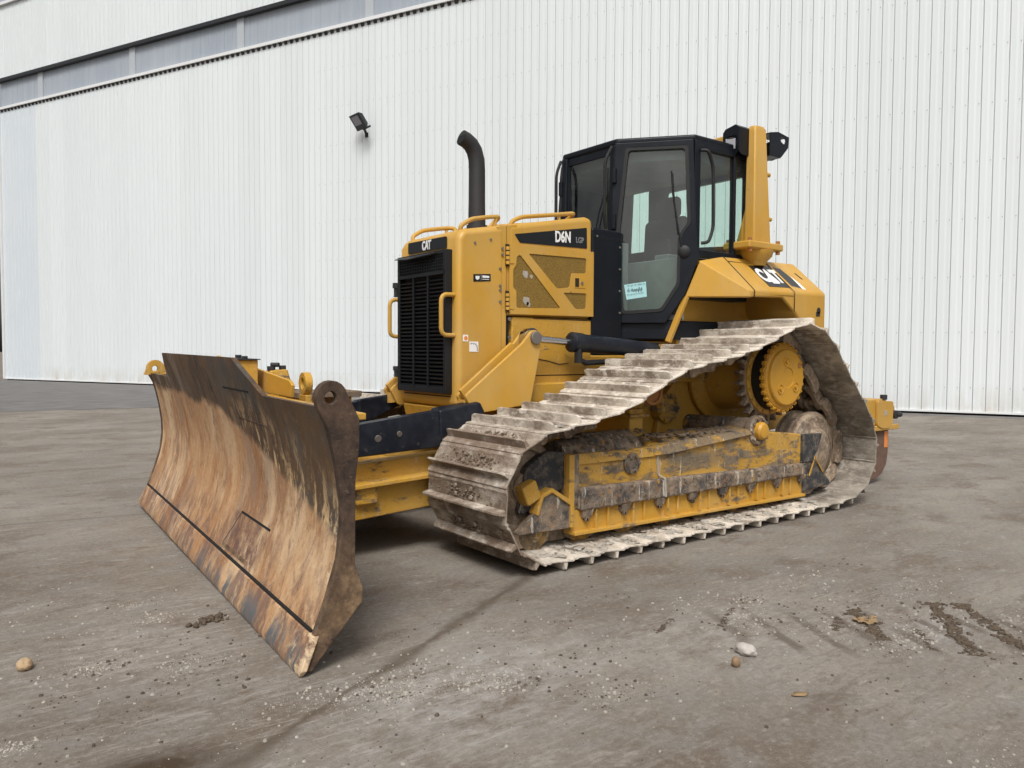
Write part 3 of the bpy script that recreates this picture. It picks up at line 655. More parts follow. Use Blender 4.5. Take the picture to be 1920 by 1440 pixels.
    # rear idler and plates
    mb = MB(); mb.lathe((3.22, Y(.96), .49), (0, sg, 0), [(.10, -.02), (.29, 0), (.325, .02), (.325, .06), (.285, .075), (.285, .15), (.325, .165), (.325, .205), (.30, .225), (.20, .255), (.12, .30), (.05, .31)], 40)
    mb.build('idler', 'idler_steel', fr)
    mb = MB(); mb.prism([(2.905, .64), (3.19, .635), (3.12, .49), (3.05, .42), (3.05, .40), (2.905, .40)], XZ, Y(1.23), Y(1.285))
    mb.prism([(2.905, .15), (3.33, .17), (3.34, .20), (3.075, .43), (2.905, .41)], XZ, Y(1.22), Y(1.275)); mb.build('rear_guard', 'worn_black', fr, .008)
    mb = MB(); mb.beam((2.99, Y(1.287), .28), (3.08, Y(1.287), .44), .008, .010); mb.beam((3.07, Y(1.287), .44), (3.20, Y(1.287), .30), .008, .010); mb.build('guard_edge', 'yellow_worn', fr)
    mb = MB()
    for _ in range(240):
        x_ = rnf.uniform(.35, 2.2); y_ = rnf.uniform(.93, 1.25); h_ = .665 if x_ > 1.1 else .66
        if x_ < 1.08 and y_ < 1.23: h_ = .62+.155*sqrt(max(0, 1-((y_-1.08)/.16)**2))
        elif x_ > 1.1: h_ = .725
        mb.rock((x_, Y(y_), h_), rnf.uniform(.006, .022), (1.4, 1.2, .55), rnf, 1, .3)
    for _ in range(160): mb.rock((rnf.uniform(.36, 2.86), Y(1.322+rnf.uniform(-.004, .002)), rnf.uniform(.31, .43)), rnf.uniform(.004, .012), (1.3, .4, 1), rnf, 1, .3)
    o = mb.build('caked_earth', 'dried_earth', fr, ang=80); o['kind'] = 'stuff'
    # carrier roller under the top run
    mb = MB(); mb.lathe((1.16, Y(.97), 1.045), (0, sg, 0), [(.05, 0), (.095, 0), (.095, .03), (.075, .04), (.075, .16), (.095, .17), (.095, .2), (.075, .205), (.07, .19), (.03, .19)], 24); mb.build('carrier_roller', 'rust_plate', fr)
    mb = MB(); mb.box(1.03, 1.17, min(Y(.70), Y(1.06)), max(Y(.70), Y(1.06)), .70, .92); mb.box(1.0, 1.2, min(Y(.86), Y(1.1)), max(Y(.86), Y(1.1)), .86, .885); mb.build('roller_bracket', 'yellow_soiled', fr, .01)
    return fr
for sg in (-1, 1): make_frame(sg)

# --- final drives and sprockets
def make_drive(sg):
    Y = lambda v: sg*v; cx, cz = 2.64, 1.13
    mb = MB(); mb.lathe((cx, Y(.55), cz), (0, sg, 0), [(.36, 0), (.40, .03), (.40, .06), (.34, .08), (.30, .12), (.28, .30), (.26, .56)], 40)
    for q in range(22): mb.cyl((cx+.372*cos(q*pi/11), Y(.60), cz+.372*sin(q*pi/11)), (cx+.372*cos(q*pi/11), Y(.625), cz+.372*sin(q*pi/11)), .014, 6)
    dr = mb.build('final_drive', 'yellow_soiled', D)
    mb = MB(); n = 25; prof = []
    for i in range(n):
        for fr_, r in ((-.34, .325), (-.20, .345), (-.10, .395), (.10, .395), (.20, .345), (.34, .325)):
            an = 2*pi*(i+fr_)/n; prof.append((cx+r*cos(an), cz+r*sin(an)))
    mb.prism(prof, XZ, Y(1.045), Y(1.105)); mb.build('sprocket', 'muddy_steel', dr, .008)
    mb = MB(); mb.lathe((cx, Y(1.10), cz), (0, sg, 0), [(.315, 0), (.315, .022), (.29, .028), (.27, .028)], 40)
    for q in range(20): mb.cyl((cx+.30*cos(q*pi/10), Y(1.12), cz+.30*sin(q*pi/10)), (cx+.30*cos(q*pi/10), Y(1.14), cz+.30*sin(q*pi/10)), .013, 6)
    mb.build('sprocket_ring', 'yellow_worn', dr)
    mb = MB(); mb.lathe((cx, Y(1.125), cz), (0, sg, 0), [(.255, 0), (.278, .01), (.278, .085), (.262, .09), (.262, .10)], 44); mb.build('seal_band', 'rubber', dr)
    # scalloped cover
    prof = []; n = 28
    for i in range(n):
        for fr_, r in ((-.32, .272), (-.2, .292), (.2, .292), (.32, .272)):
            an = 2*pi*(i+fr_)/n; prof.append((cx+r*cos(an), cz+r*sin(an)))
    mb = MB(); mb.prism(prof, XZ, Y(1.222), Y(1.252)); mb.lathe((cx, Y(1.25), cz), (0, sg, 0), [(.262, -.005), (.262, .008), (.25, .016), (.245, .012), (.237, .012), (.232, .034), (.222, .042), (.085, .044), (.082, .036), (.03, .036)], 56)
    for q in range(n): mb.cyl((cx+.276*cos(2*pi*q/n), Y(1.25), cz+.276*sin(2*pi*q/n)), (cx+.276*cos(2*pi*q/n), Y(1.262), cz+.276*sin(2*pi*q/n)), .0095, 6)
    for an in (100, 222, 325):
        px, pz = cx+.135*cos(R(an)), cz+.135*sin(R(an))
        mb.lathe((px, Y(1.29), pz), (0, sg, 0), [(.042, 0), (.042, .010), (.033, .010), (.029, .002), (.016, .002), (.016, .016), (.006, .018)], 18)
    mb.build('hub_cover', 'yellow_hub', dr)
    mb = MB(); mb.cyl((cx+.16, Y(1.291), cz+.10), (cx+.16, Y(1.297), cz+.10), .024, 14); mb.build('hub_badge', 'rust_plate', dr)
for sg in (-1, 1): make_drive(sg)

# --- main hull under hood and cab
mb = MB(); mb.box(.42, 3.36, -.50, .50, .42, 1.10); mb.box(1.98, 3.37, -.63, .63, 1.08, 1.79); mb.prism([(1.63, -.40), (1.99, -.62), (1.99, .62), (1.63, .40)], lambda a, b, t: (a, b, t), 1.05, 1.43); mb.box(.44, 1.246, -.413, .413, 1.0, 1.595); mb.box(1.2, 1.64, -.411, .411, 1.0, 1.31)
hull = mb.build('hull', 'yellow_soiled', D, .015)
mb = MB(); mb.prism(rpoly([(1.85, .60), (2.55, .60), (2.50, 1.0), (2.2, 1.20), (1.95, .95)], .08), XZ, -.502, -.56); mb.build('side_casting', 'yellow_soiled', hull, .01)
for sg in (-1, 1):
    mb = MB(); mb.lathe((1.98, sg*.50, .86), (0, sg, 0), [(.13, 0), (.13, .09), (.10, .10), (.09, .085), (.02, .085)], 24)
    for q in range(9): mb.cyl((1.98+.11*cos(q*2*pi/9), sg*.58, .86+.11*sin(q*2*pi/9)), (1.98+.11*cos(q*2*pi/9), sg*.61, .86+.11*sin(q*2*pi/9)), .014, 6)
    mb.build('flange', 'yellow_muddy', hull)
mb = MB(); mb.box(.645, 1.246, -.4155, -.41, 1.150, 1.157); mb.box(.645, 1.25, -.4155, -.41, 1.585, 1.5905); mb.build('panel_seam', 'seam', hull)
mb = MB(); mb.tube([(.68, -.4155, 1.28), (.8, -.4155, 1.262), (.9, -.4155, 1.238), (1.0, -.4155, 1.246)], .0035, 5); mb.build('scratch', 'seam', hull)

# --- hood
def hoodtop(x): return 2.195+(x+.03)*(2.412-2.195)/(1.21)
mb = MB(); mb.prism([(-.045, .925), (.378, .925), (.378, hoodtop(.378)), (-.005, 2.20), (-.045, 2.13)], XZ, -.42, .42)
nose = mb.build('radiator_housing', 'yellow', D, .05, 5)
mb = MB(); mb.prism([(.392, 1.60), (1.25, 1.60), (1.25, 2.40), (1.18, hoodtop(1.18)), (.392, hoodtop(.392))], XZ, -.42, .42)
hood = mb.build('hood', 'yellow', D, .045, 5)
mb = MB(); mb.prism([(.30, .98), (.3815, .98), (.3815, hoodtop(.38)-.012), (.30, hoodtop(.30)-.012)], XZ, -.4165, .4165); mb.build('housing_flange', 'yellow', nose)
mb = MB(); mb.prism([(.3885, 1.605), (.48, 1.605), (.48, hoodtop(.48)-.010), (.3885, hoodtop(.39)-.010)], XZ, -.4165, .4165); mb.build('hood_flange', 'yellow', hood)
mb = MB(); mb.prism([(.36, 1.0), (.41, 1.0), (.41, hoodtop(.40)-.02), (.36, hoodtop(.36)-.02)], XZ, -.408, .408); mb.build('hood_gap', 'black_void', hood)
mb = MB(); mb.prism([(-.05, .925), (.02, .925), (.02, .80), (-.02, .80)], XZ, -.36, .36); mb.build('front_skirt', 'yellow_soiled', nose, .01)
mb = MB(); mb.box(-.0475, -.0465, -.34, .34, 1.005, 1.012); mb.build('panel_seam', 'seam', nose)
SY = -.42
# engine door with three mesh windows
door = [(.402, 1.612), (1.246, 1.618), (1.246, 2.135), (.402, 2.128)]
w1 = rpoly([(.468, 1.66), (.90, 1.672), (.50, 2.055), (.468, 2.04), (.464, 1.973), (.436, 1.943), (.436, 1.806), (.466, 1.79)], .018)
w2 = rpoly([(.58, 2.07), (1.166, 2.078), (1.163, 1.958), (1.008, 1.952), (.992, 1.838), (.86, 1.824)], .018)
w3 = rpoly([(.925, 1.795), (1.168, 1.80), (1.165, 1.677), (1.055, 1.672)], .018)
mb = MB(); mb.plate(door, [w1, w2, w3], XZ, SY-.001, SY-.013); ed = mb.build('engine_door', 'yellow', D, .003)
mb = MB()
for wpoly in (w1, w2, w3): mb.prism(wpoly, XZ, SY-.0015, SY-.006)
k = NT('door_mesh'); x, y, z = k.xyz(); wv = k.vor(95); c = k.mix(k.step(wv, .25, .5), (.120, .070, .012), (.225, .135, .022)); MT['door_mesh'] = k.set(c, .6)
mb.build('mesh_screen', 'door_mesh', ed)
mb = MB()
for cx, cz, r_ in ((.555, 1.915, .026), (.61, 1.90, .014), (.565, 1.715, .03), (.585, 1.69, .018)):
    mb.prism([(cx+r_*(1+.35*sin(j*2.3))*cos(j*pi/4), cz+r_*1.3*(1+.3*cos(j*1.7))*sin(j*pi/4)) for j in range(8)], XZ, SY-.006, SY-.0075)
mb.build('paint_scuffs', 'gravel_pale', ed)
mb = MB(); mb.box(1.035, 1.155, SY-.016, SY-.012, 1.838, 1.925); lt = mb.build('latch', 'yellow', ed, .003)
mb = MB(); mb.box(1.045, 1.085, SY-.018, SY-.0155, 1.848, 1.915); mb.build('latch_pocket', 'seam', lt)
mb = MB(); mb.cyl((1.115, SY-.014, 1.88), (1.115, SY-.024, 1.88), .012, 12); mb.build('latch_key', 'chrome', lt)
for z0, z1 in ((1.975, 2.115), (1.64, 1.772)):
    mb = MB(); mb.cyl((.386, SY-.012, z0-.004), (.386, SY-.012, z1+.004), .012, 12); mb.box(.372, .40, SY-.006, SY-.0005, z0-.01, z1+.01); hp = mb.build('hinge_pin', 'seam', ed)
    mb = MB()
    for q in range(4): mb.cyl((.386, SY-.012, z0+(z1-z0)*(q+.03)/4), (.386, SY-.012, z0+(z1-z0)*(q+.72)/4), .0155, 12)
    mb.box(.392, .44, SY-.018, SY-.0125, z0+.01, z1-.01); mb.build('hinge', 'yellow', ed)
for x_, z_, r_ in ((.345, 2.09, .011), (.345, 2.045, .011), (.325, 1.94, .011), (.325, 1.815, .011), (.325, 1.785, .011), (.325, 1.70, .011), (.10, 2.11, .009), (.24, 2.145, .009), (.41, 1.575, .014), (.41, 1.44, .014)):
    mb = MB(); mb.cyl((x_, SY, z_), (x_, SY-.007, z_), r_, 10); mb.build('bolt_head', 'bolt_steel', nose)
# model plate
mb = MB(); mb.prism(rpoly([(.455, 2.205), (1.175, 2.322), (1.18, 2.158), (.505, 2.146)], .008), XZ, SY-.0005, SY-.004); dp = mb.build('model_plate', 'decal_black', D)
text(0, 'D6N', .118, (.925, SY-.005, 2.222), (1, 0, .05), (0, 0, 1), dp, 'white_vinyl', wide=.68, bold=.0032)
text(0, 'LGP', .062, (1.10, SY-.005, 2.215), (1, 0, .03), (0, 0, 1), dp, 'grey_vinyl', wide=.78, bold=.001)
mb = MB(); mb.prism([(.088, 1.833), (.238, 1.845), (.238, 1.896), (.088, 1.886)], XZ, SY-.0005, SY-.003); dp = mb.build('side_badge', 'decal_black', D)
mb = MB(); mb.prism([(.105, 1.874), (.14, 1.876), (.138, 1.855), (.122, 1.847), (.107, 1.853)], XZ, SY-.003, SY-.004); mb.box(.165, .225, SY-.004, SY-.003, 1.866, 1.881); mb.box(.165, .222, SY-.004, SY-.003, 1.853, 1.857); mb.box(.153, .1545, SY-.004, SY-.003, 1.845, 1.884); mb.build('badge_marks', 'white_vinyl', dp)
mb = MB(); mb.box(.055, .132, SY-.003, SY-.0005, 1.332, 1.405); st_ = mb.build('paper_sticker', 'white_vinyl', D)
mb = MB()
for i, (sx, sz, l_) in enumerate(((.064, 1.394, .014), (.083, 1.393, .016), (.104, 1.388, .01), (.112, 1.376, .012), (.116, 1.362, .01), (.118, 1.347, .01))):
    mb.tube([(sx, SY-.0035, sz), (sx+l_*.4, SY-.0035, sz-.009), (sx+l_*.6, SY-.0035, sz+.004), (sx+l_, SY-.0035, sz-.006)], .0016, 5)
mb.build('scribble', 'ink', st_)
mb = MB(); mb.box(.0, .044, SY-.0022, SY-.0002, 1.405, 1.452); st_ = mb.build('warning_sticker', 'white_vinyl', D)
mb = MB(); mb.cyl((.024, SY-.002, 1.428), (.024, SY-.003, 1.428), .016, 16); mb.build('warning_mark', 'orange_vinyl', st_)
# front badge with lettering
mb = MB(); mb.prism(rpoly([(-.285, 2.075), (.268, 2.083), (.268, 2.166), (-.285, 2.158)], .012), lambda a, b, t: (t, a, b), -.0475, -.0535); bp = mb.build('front_badge', 'decal_black', D)
text(0, 'CAT', .092, (-.055, -.01, 2.118), (0, -1, 0), (0, 0, 1), bp, 'white_vinyl', wide=.70, bold=.0035)
# grille
mb = MB(); mb.plate([(-.35, 1.03), (.355, 1.03), (.355, 2.058), (-.35, 2.058)], [[(-.315, 1.075), (.32, 1.075), (.32, 2.03), (-.315, 2.03)]], lambda a, b, t: (t, a, b), -.042, -.10)
gr = mb.build('grille', 'grille_black', D, .004)
mb = MB(); mb.box(-.055, -.05, -.33, .33, 1.06, 2.05); mb.build('radiator_core', 'radiator_core', gr)
mb = MB()
for i in range(28):
    zz = 1.085+i*.0285; mb.obox((-.078, .002, zz), (1, 0, .55), (0, 1, 0), (-.55, 0, 1), .018, .317, .0035)
for yy in (-.105, .105): mb.box(-.104, -.094, yy-.008, yy+.008, 1.07, 1.885)
mb.box(-.106, -.08, -.325, .33, 1.885, 1.91)
for i in range(5): mb.box(-.094, -.086, -.315, .32, 1.93+i*.022, 1.936+i*.022)
for i in range(26): mb.box(-.096, -.088, -.31+i*.025, -.303+i*.025, 1.91, 2.03)
mb.build('grille_bars', 'grille_black', gr)
mb = MB(); mb.hull([(-.05, .37, 2.066), (-.05, -.24, 2.066), (-.05, .37, 2.058), (-.05, -.24, 2.058), (-.15, .31, 2.036), (-.15, .31, 2.030), (-.19, .05, 2.012), (-.19, .05, 2.006), (-.12, -.22, 2.04), (-.12, -.22, 2.034)]); mb.build('visor', 'grille_black', gr)
for sg in (-1, 1):
    mb = MB(); mb.tube(rounded([(-.045, sg*.375, 1.735), (-.155, sg*.378, 1.735), (-.155, sg*.378, 1.448), (-.045, sg*.375, 1.448)], .06), .016, 10); mb.build('grab_handle', 'yellow', D)
    mb = MB(); mb.tube(rounded([(.03, sg*.335, 2.19), (.03, sg*.345, 2.235), (.12, sg*.35, 2.29), (.30, sg*.35, 2.325), (.385, sg*.33, 2.335), (.39, sg*.26, 2.31), (.33, sg*.25, 2.24)], .04), .0165, 10)
    mb.cyl((.33, sg*.335, 2.25), (.345, sg*.345, 2.325), .012, 8); mb.build('top_rail', 'yellow', D)
    mb = MB(); mb.tube(rounded([(.47, sg*.34, 2.27), (.49, sg*.345, 2.315), (.57, sg*.35, 2.352), (1.10, sg*.35, 2.437), (1.13, sg*.30, 2.435), (1.12, sg*.22, 2.39)], .05), .0165, 10)
    mb.cyl((.95, sg*.345, 2.36), (.95, sg*.35, 2.41), .011, 8); mb.build('top_rail', 'yellow', D)
mb = MB(); mb.box(-.09, -.045, .41, .45, 1.83, 1.86); mb.cyl((-.07, .43, 1.76), (-.07, .43, 1.83), .018, 10); mb.cyl((-.07, .43, 1.83), (-.07, .43, 1.87), .028, 10); mb.build('front_marker', 'rust_pipe', D)
mb = MB(); mb.cyl((-.07, .43, 1.13), (-.07, .43, 1.19), .018, 10); mb.cyl((-.07, .43, 1.18), (-.07, .43, 1.215), .026, 10); mb.build('front_marker', 'rust_pipe', D)
# exhaust
mb = MB(); pth = [(.405, 0, 2.2), (.405, 0, 2.5), (.405, 0, 2.74), (.40, 0, 2.82), (.38, 0, 2.885), (.345, 0, 2.93), (.305, 0, 2.955), (.262, 0, 2.968)]
mb.tube(pth, .068, 24, [.070, .065, .064, .063, .063, .062, .061, .060]); ex = mb.build('exhaust_pipe', 'rust_pipe', D, ang=50)
mb = MB(); mb.cyl((.263, 0, 2.968), (.2605, 0, 2.969), .057, 20); mb.build('exhaust_mouth', 'black_void', ex)
mb = MB(); mb.cyl((.405, 0, 2.25), (.405, 0, 2.315), .08, 24); mb.build('exhaust_collar', 'rust_pipe', ex)

# --- cowl and cab
mb = MB(); mb.box(1.2505, 1.60, -.408, .408, 1.30, 2.335); cw = mb.build('cowl', 'cab_black', D, .02, 3)
mb = MB(); mb.box(1.26, 1.61, -.409, -.4045, 2.255, 2.26); mb.build('panel_seam', 'black_void', cw)
for x_, z_ in ((1.30, 2.27), (1.33, 1.42), (1.56, 2.20), (1.56, 2.02), (1.56, 1.84), (1.565, 1.66)):
    mb = MB(); mb.cyl((x_, -.404, z_), (x_, -.415, z_), .009, 8); mb.build('bolt_head', 'bolt_steel', cw)
Ax, Ay, dl = 1.585, -.33, math.hypot(.40, .49); tdx, tdy = .40/dl, -.49/dl
def DP(sg): 
    # e runs along the door, t outward: outward normal of the near door is (tdy, -tdx)
    def f(e, z, t): return (Ax+tdx*e+tdy*t, -sg*(Ay+tdy*e-tdx*t), z)
    return f
cabm = MB()
cabm.prism([(1.60, -.33), (1.90, -.68), (2.74, -.78), (2.74, .78), (1.90, .68), (1.60, .33)], lambda a, b, t: (a, b, t), 1.44, 1.60)
cabm.prism([(1.99, -.80), (2.75, -.80), (2.75, .80), (1.99, .80)], lambda a, b, t: (a, b, t), 1.78, 2.12)
cab = cabm.build('cab', 'cab_black', D, .012)
mb = MB(); mb.prism([(1.572, -.335), (1.985, -.835), (2.78, -.835), (2.78, .835), (1.985, .835), (1.572, .335)], lambda a, b, t: (a, b, t), 3.055, 3.112)
mb.build('cab_roof', 'cab_black', cab, .022, 3)
mb = MB(); mb.prism([(1.70, -.34), (2.0, -.74), (2.72, -.74), (2.72, .74), (2.0, .74), (1.70, .34)], lambda a, b, t: (a, b, t), 2.93, 3.05); mb.build('headliner', 'cab_trim', cab)
outer = [(-.035, 1.60), (-.02, 1.575), (.42, 1.575), (.579, 1.812), (.689, 2.12), (.662, 2.30), (.628, 3.07), (-.01, 3.07), (-.03, 2.35)]
gl = rpoly([(.062, 1.655), (.385, 1.672), (.52, 1.887), (.523, 2.258), (.555, 2.331), (.603, 2.385), (.575, 3.02), (.09, 3.025), (.013, 2.26)], .03)
for sg in (-1, 1):
    f = DP(sg)
    mb = MB(); mb.plate(outer, [gl], f, -.03, .02); dr = mb.build('cab_door', 'cab_black', D, .008)
    mb = MB(); mb.plate(rpoly([(a+(.012 if a < .3 else -.012)*-1, b) for a, b in gl], .001, 1), [[(a*.94+.02, 2.35+(b-2.35)*.965) for a, b in gl]], f, .019, .027); mb.build('door_seal', 'rubber', dr)
    mb = MB(); mb.face(*[f(a, b, -.006) for a, b in gl]); mb.build('door_glass', 'glass_green', dr)
    mb = MB(); mb.tube([f(.455, 2.82, .02), f(.47, 2.62, .034), f(.505, 2.40, .034), f(.545, 2.20, .03)], .008, 6); mb.lathe(f(.565, 2.16, .018), Vector(f(0, 0, 1))-Vector(f(0, 0, 0)), [(.045, 0), (.05, .012), (.035, .022), (.01, .024)], 20)
    mb.tube([f(.462, 2.80, .012), f(.485, 2.52, .012), f(.515, 2.30, .012)], .006, 5); mb.build('door_wiper', 'rubber', dr)
    for zz in (2.80, 2.42, 1.75): mb = MB(); mb.cyl(f(-.012, zz-.06, .03), f(-.012, zz+.06, .03), .02, 10); mb.build('door_hinge', 'cab_black', dr)
    if sg < 0:
        mb = MB(); mb.prism([(.076, 1.898), (.257, 1.922), (.267, 1.798), (.099, 1.773)], f, -.003, .0); nt_ = mb.build('door_notice', 'paper_blue', D)
        mb = MB(); rn = random.Random(5)
        for r_ in range(3):
            e = .105
            while e < .235:
                zz = 1.890-r_*.038+(e-.1)*.13; hh = (.013, .030, .010)[r_]
                mb.tube([f(e, zz, .0015), f(e+.006, zz-hh*rn.uniform(.3, 1), .0015), f(e+.012, zz+hh*rn.uniform(0, .6), .0015), f(e+.016, zz-hh*.5, .0015)], (.0016, .0026, .0014)[r_], 4); e += rn.uniform(.018, .03)
        mb.build('handwriting', 'ink', nt_)
    Yv = lambda v: sg*v
    # side window behind the door
    mb = MB(); mb.plate([(1.985, 2.12), (2.765, 2.12), (2.765, 3.07), (1.985, 3.07)], ([[(2.055, 2.18), (2.49, 2.18), (2.49, 3.0), (2.055, 3.0)]] if sg < 0 else [])+[[(2.525, 2.18), (2.72, 2.18), (2.72, 3.0), (2.525, 3.0)]], XZ, Yv(.835), Yv(.79)); sf = mb.build('side_window', 'cab_black', D, .006)
    mb = MB(); mb.face((2.04, Yv(.81), 2.16), (2.735, Yv(.81), 2.16), (2.735, Yv(.81), 3.02), (2.04, Yv(.81), 3.02)); mb.build('side_glass', 'glass_green', sf)
    mb = MB(); mb.tube(rounded([(2.055, Yv(.835), 2.99), (2.085, Yv(.885), 2.985), (2.15, Yv(.885), 2.86), (2.16, Yv(.885), 2.36), (2.105, Yv(.885), 2.24), (2.07, Yv(.835), 2.235)], .05), .014, 10); mb.build('grab_rail', 'rubber', cab)
    mb = MB(); mb.beam((1.578, Yv(.30), 2.30), (1.60, Yv(.305), 3.06), .07, .06, (0, 1, 0)); mb.build('front_pillar', 'cab_black', cab, .012)
    # wing mirror stay on the front corner
    mb = MB(); mb.tube(rounded([(1.54, Yv(.33), 2.33), (1.55, Yv(.345), 2.6), (1.597, Yv(.345), 3.05), (1.68, Yv(.34), 3.125), (1.80, Yv(.34), 3.11)], .07), .0155, 8)
    mb.build('mirror_stay', 'rubber', cab) if sg > 0 else None
    mb = MB(); mb.tube(rounded([(1.50, Yv(.30), 2.36), (1.475, Yv(.31), 2.48), (1.475, Yv(.31), 2.92), (1.54, Yv(.325), 3.04)], .06), .0135, 8); mb.build('front_rail', 'rubber', cab)
mb = MB(); mb.plate([(-.29, 2.30), (.29, 2.30), (.29, 3.06), (-.29, 3.06)], [[(-.265, 2.36), (.265, 2.36), (.265, 2.99), (-.265, 2.99)]], lambda a, b, t: (t, a, b), 1.585, 1.60); mb.build('windscreen_frame', 'cab_black', cab, .006)
mb = MB(); mb.face((1.594, -.27, 2.34), (1.594, .27, 2.34), (1.594, .27, 3.0), (1.594, -.27, 3.0)); mb.build('windscreen', 'glass_green', cab)
mb = MB(); mb.tube([(1.575, -.10, 2.37), (1.572, -.14, 2.52), (1.575, -.20, 2.66)], .007, 6); mb.tube([(1.574, -.21, 2.40), (1.572, -.20, 2.9)], .007, 6); mb.build('windscreen_wiper', 'rubber', cab)
mb = MB(); mb.tube([(1.60, .345, 2.70), (1.64, .345, 2.70), (1.64, .345, 2.88), (1.60, .345, 2.88)], .012, 6); mb.obox((1.655, .335, 2.90), (1, .2, 0), (-.2, 1, 0), (0, 0, 1), .035, .05, .05); mb.obox((1.645, .335, 2.68), (1, .2, 0), (-.2, 1, 0), (0, 0, 1), .035, .05, .055); mb.build('wing_mirror', 'rubber', cab, .012)
mb = MB(); mb.plate([(-.82, 2.12), (.82, 2.12), (.82, 3.06), (-.82, 3.06)], [rpoly([(-.75, 2.28), (.135, 2.34), (.135, 2.88), (-.75, 2.88)], .03), rpoly([(.36, 2.34), (.63, 2.34), (.60, 3.0), (.355, 3.0)], .03)], lambda a, b, t: (t, a, b), 2.715, 2.765); rf = mb.build('rear_window', 'cab_black', D, .006)
mb = MB(); mb.face((2.742, -.77, 2.24), (2.742, .77, 2.24), (2.742, .77, 3.04), (2.742, -.77, 3.04)); mb.build('rear_glass', 'glass_green', rf)
# interior
mb = MB(); mb.box(2.12, 2.62, -.26, .26, 1.85, 2.03); mb.hull([(2.50, y_, z_) for y_, z_ in ((-.25, 2.0), (.25, 2.0), (-.22, 2.58), (.22, 2.58))]+[(2.66, y_, z_) for y_, z_ in ((-.25, 2.0), (.25, 2.0), (-.22, 2.62), (.22, 2.62))])
mb.box(2.56, 2.66, -.14, .14, 2.60, 2.80); mb.build('seat', 'seat_fabric', cab, .05, 4)
mb = MB(); mb.box(2.05, 2.55, -.50, -.34, 1.80, 2.18); mb.box(2.05, 2.55, .34, .55, 1.80, 2.20); mb.box(1.66, 1.86, -.22, .22, 1.6, 2.28); mb.prism([(1.61, -.31), (1.97, -.73), (1.97, .73), (1.61, .31)], lambda a, b, t: (a, b, t), 1.602, 1.65); mb.box(1.955, 1.975, -.75, .75, 1.60, 2.125); mb.build('console', 'cab_trim', cab, .03, 3)
mb = MB(); mb.tube([(2.15, -.42, 2.18), (2.12, -.42, 2.32)], .022, 8); mb.tube([(2.15, .44, 2.2), (2.1, .44, 2.36)], .022, 8); mb.build('joystick', 'rubber', cab)

# --- rear fenders and tank
FY = .84
def fender(sg):
    Y = lambda v: sg*v
    mb = MB(); top = [Vector(q) for q in ((2.03, Y(.86), 2.085), (2.35, Y(.84), 2.145), (1.95, Y(.775), 1.79), (2.29, Y(1.16), 1.785), (2.29, Y(1.16), 1.84), (2.35, Y(1.155), 1.79), (2.35, Y(1.16), 1.842))]
    inn = [q+Vector((.05, Y(-.06), -.03 if q.z > 1.8 else 0)) for q in top]; inn = [Vector((min(q.x, 2.35), q.y, max(q.z, 1.785))) for q in inn]
    mb.hull(top+inn); mb.hull([(2.03, Y(.86), 2.085), (2.35, Y(.84), 2.145), (2.03, Y(.6), 2.085), (2.35, Y(.6), 2.145), (2.03, Y(.6), 2.05), (2.35, Y(.6), 2.10), (2.35, Y(.84), 2.10), (2.05, Y(.86), 2.05)])
    fd = mb.build('fender', 'yellow', D, .02, 3)
    mb = MB(); mb.hull([(x_, Y(y_), z_) for x_, q in ((2.357, 0), (2.915, .010)) for y_, z_ in ((.84, 2.145+q), (1.16, 1.842+q), (1.16, 1.80), (1.13, 1.80), (.84, 2.09), (.5, 2.145+q), (.5, 2.09))])
    mb.prism([(2.357, 1.83), (2.357, 1.79), (2.75, 1.80), (2.915, 1.69), (2.915, 1.84)], XZ, Y(1.128), Y(1.16))
    mb.build('tank_panel', 'yellow', fd, .02, 3)
    mb = MB(); mb.hull([(2.922, Y(.84), 2.152), (2.922, Y(.5), 2.152), (2.922, Y(1.16), 1.857), (2.922, Y(1.16), 1.69), (2.922, Y(.5), 1.69), (3.12, Y(1.16), 1.50), (3.12, Y(.5), 1.50), (3.405, Y(1.16), 1.46), (3.405, Y(.5), 1.46), (3.405, Y(1.16), 1.862), (3.385, Y(.84), 2.158), (3.385, Y(.5), 2.158)])
    mb.build('tank_panel', 'yellow', fd, .025, 4)
    mb = MB(); mb.tube([(2.3535, Y(.80), 2.147), (2.3535, Y(.843), 2.145), (2.3535, Y(1.161), 1.843), (2.3535, Y(1.161), 1.79)], .004, 6); mb.tube([(2.9185, Y(.80), 2.154), (2.9185, Y(.841), 2.152), (2.9185, Y(1.161), 1.856), (2.9185, Y(1.161), 1.69)], .0035, 6); mb.build('panel_seam', 'seam', fd)
    mb = MB(); mb.beam((1.965, Y(.775), 1.795), (1.868, Y(.672), 1.42), .05, .035, (1, 0, 0)); mb.build('fender_stay', 'yellow', fd, .006)
    mb = MB(); mb.box(1.99, 3.0, min(Y(.62), Y(.66)), max(Y(.62), Y(.66)), 1.2, 2.06); mb.build('arch_liner', 'yellow_soiled', fd)
    return fd
fds = [fender(s_) for s_ in (-1, 1)]
mb = MB(); mb.hull([(2.0, -.6, 2.10), (2.0, .6, 2.10), (3.38, -.6, 2.158), (3.38, .6, 2.158), (3.40, -.6, 1.30), (3.40, .6, 1.30), (2.0, -.6, 1.3), (2.0, .6, 1.3)]); mb.build('fuel_tank', 'yellow', D, .02, 3)
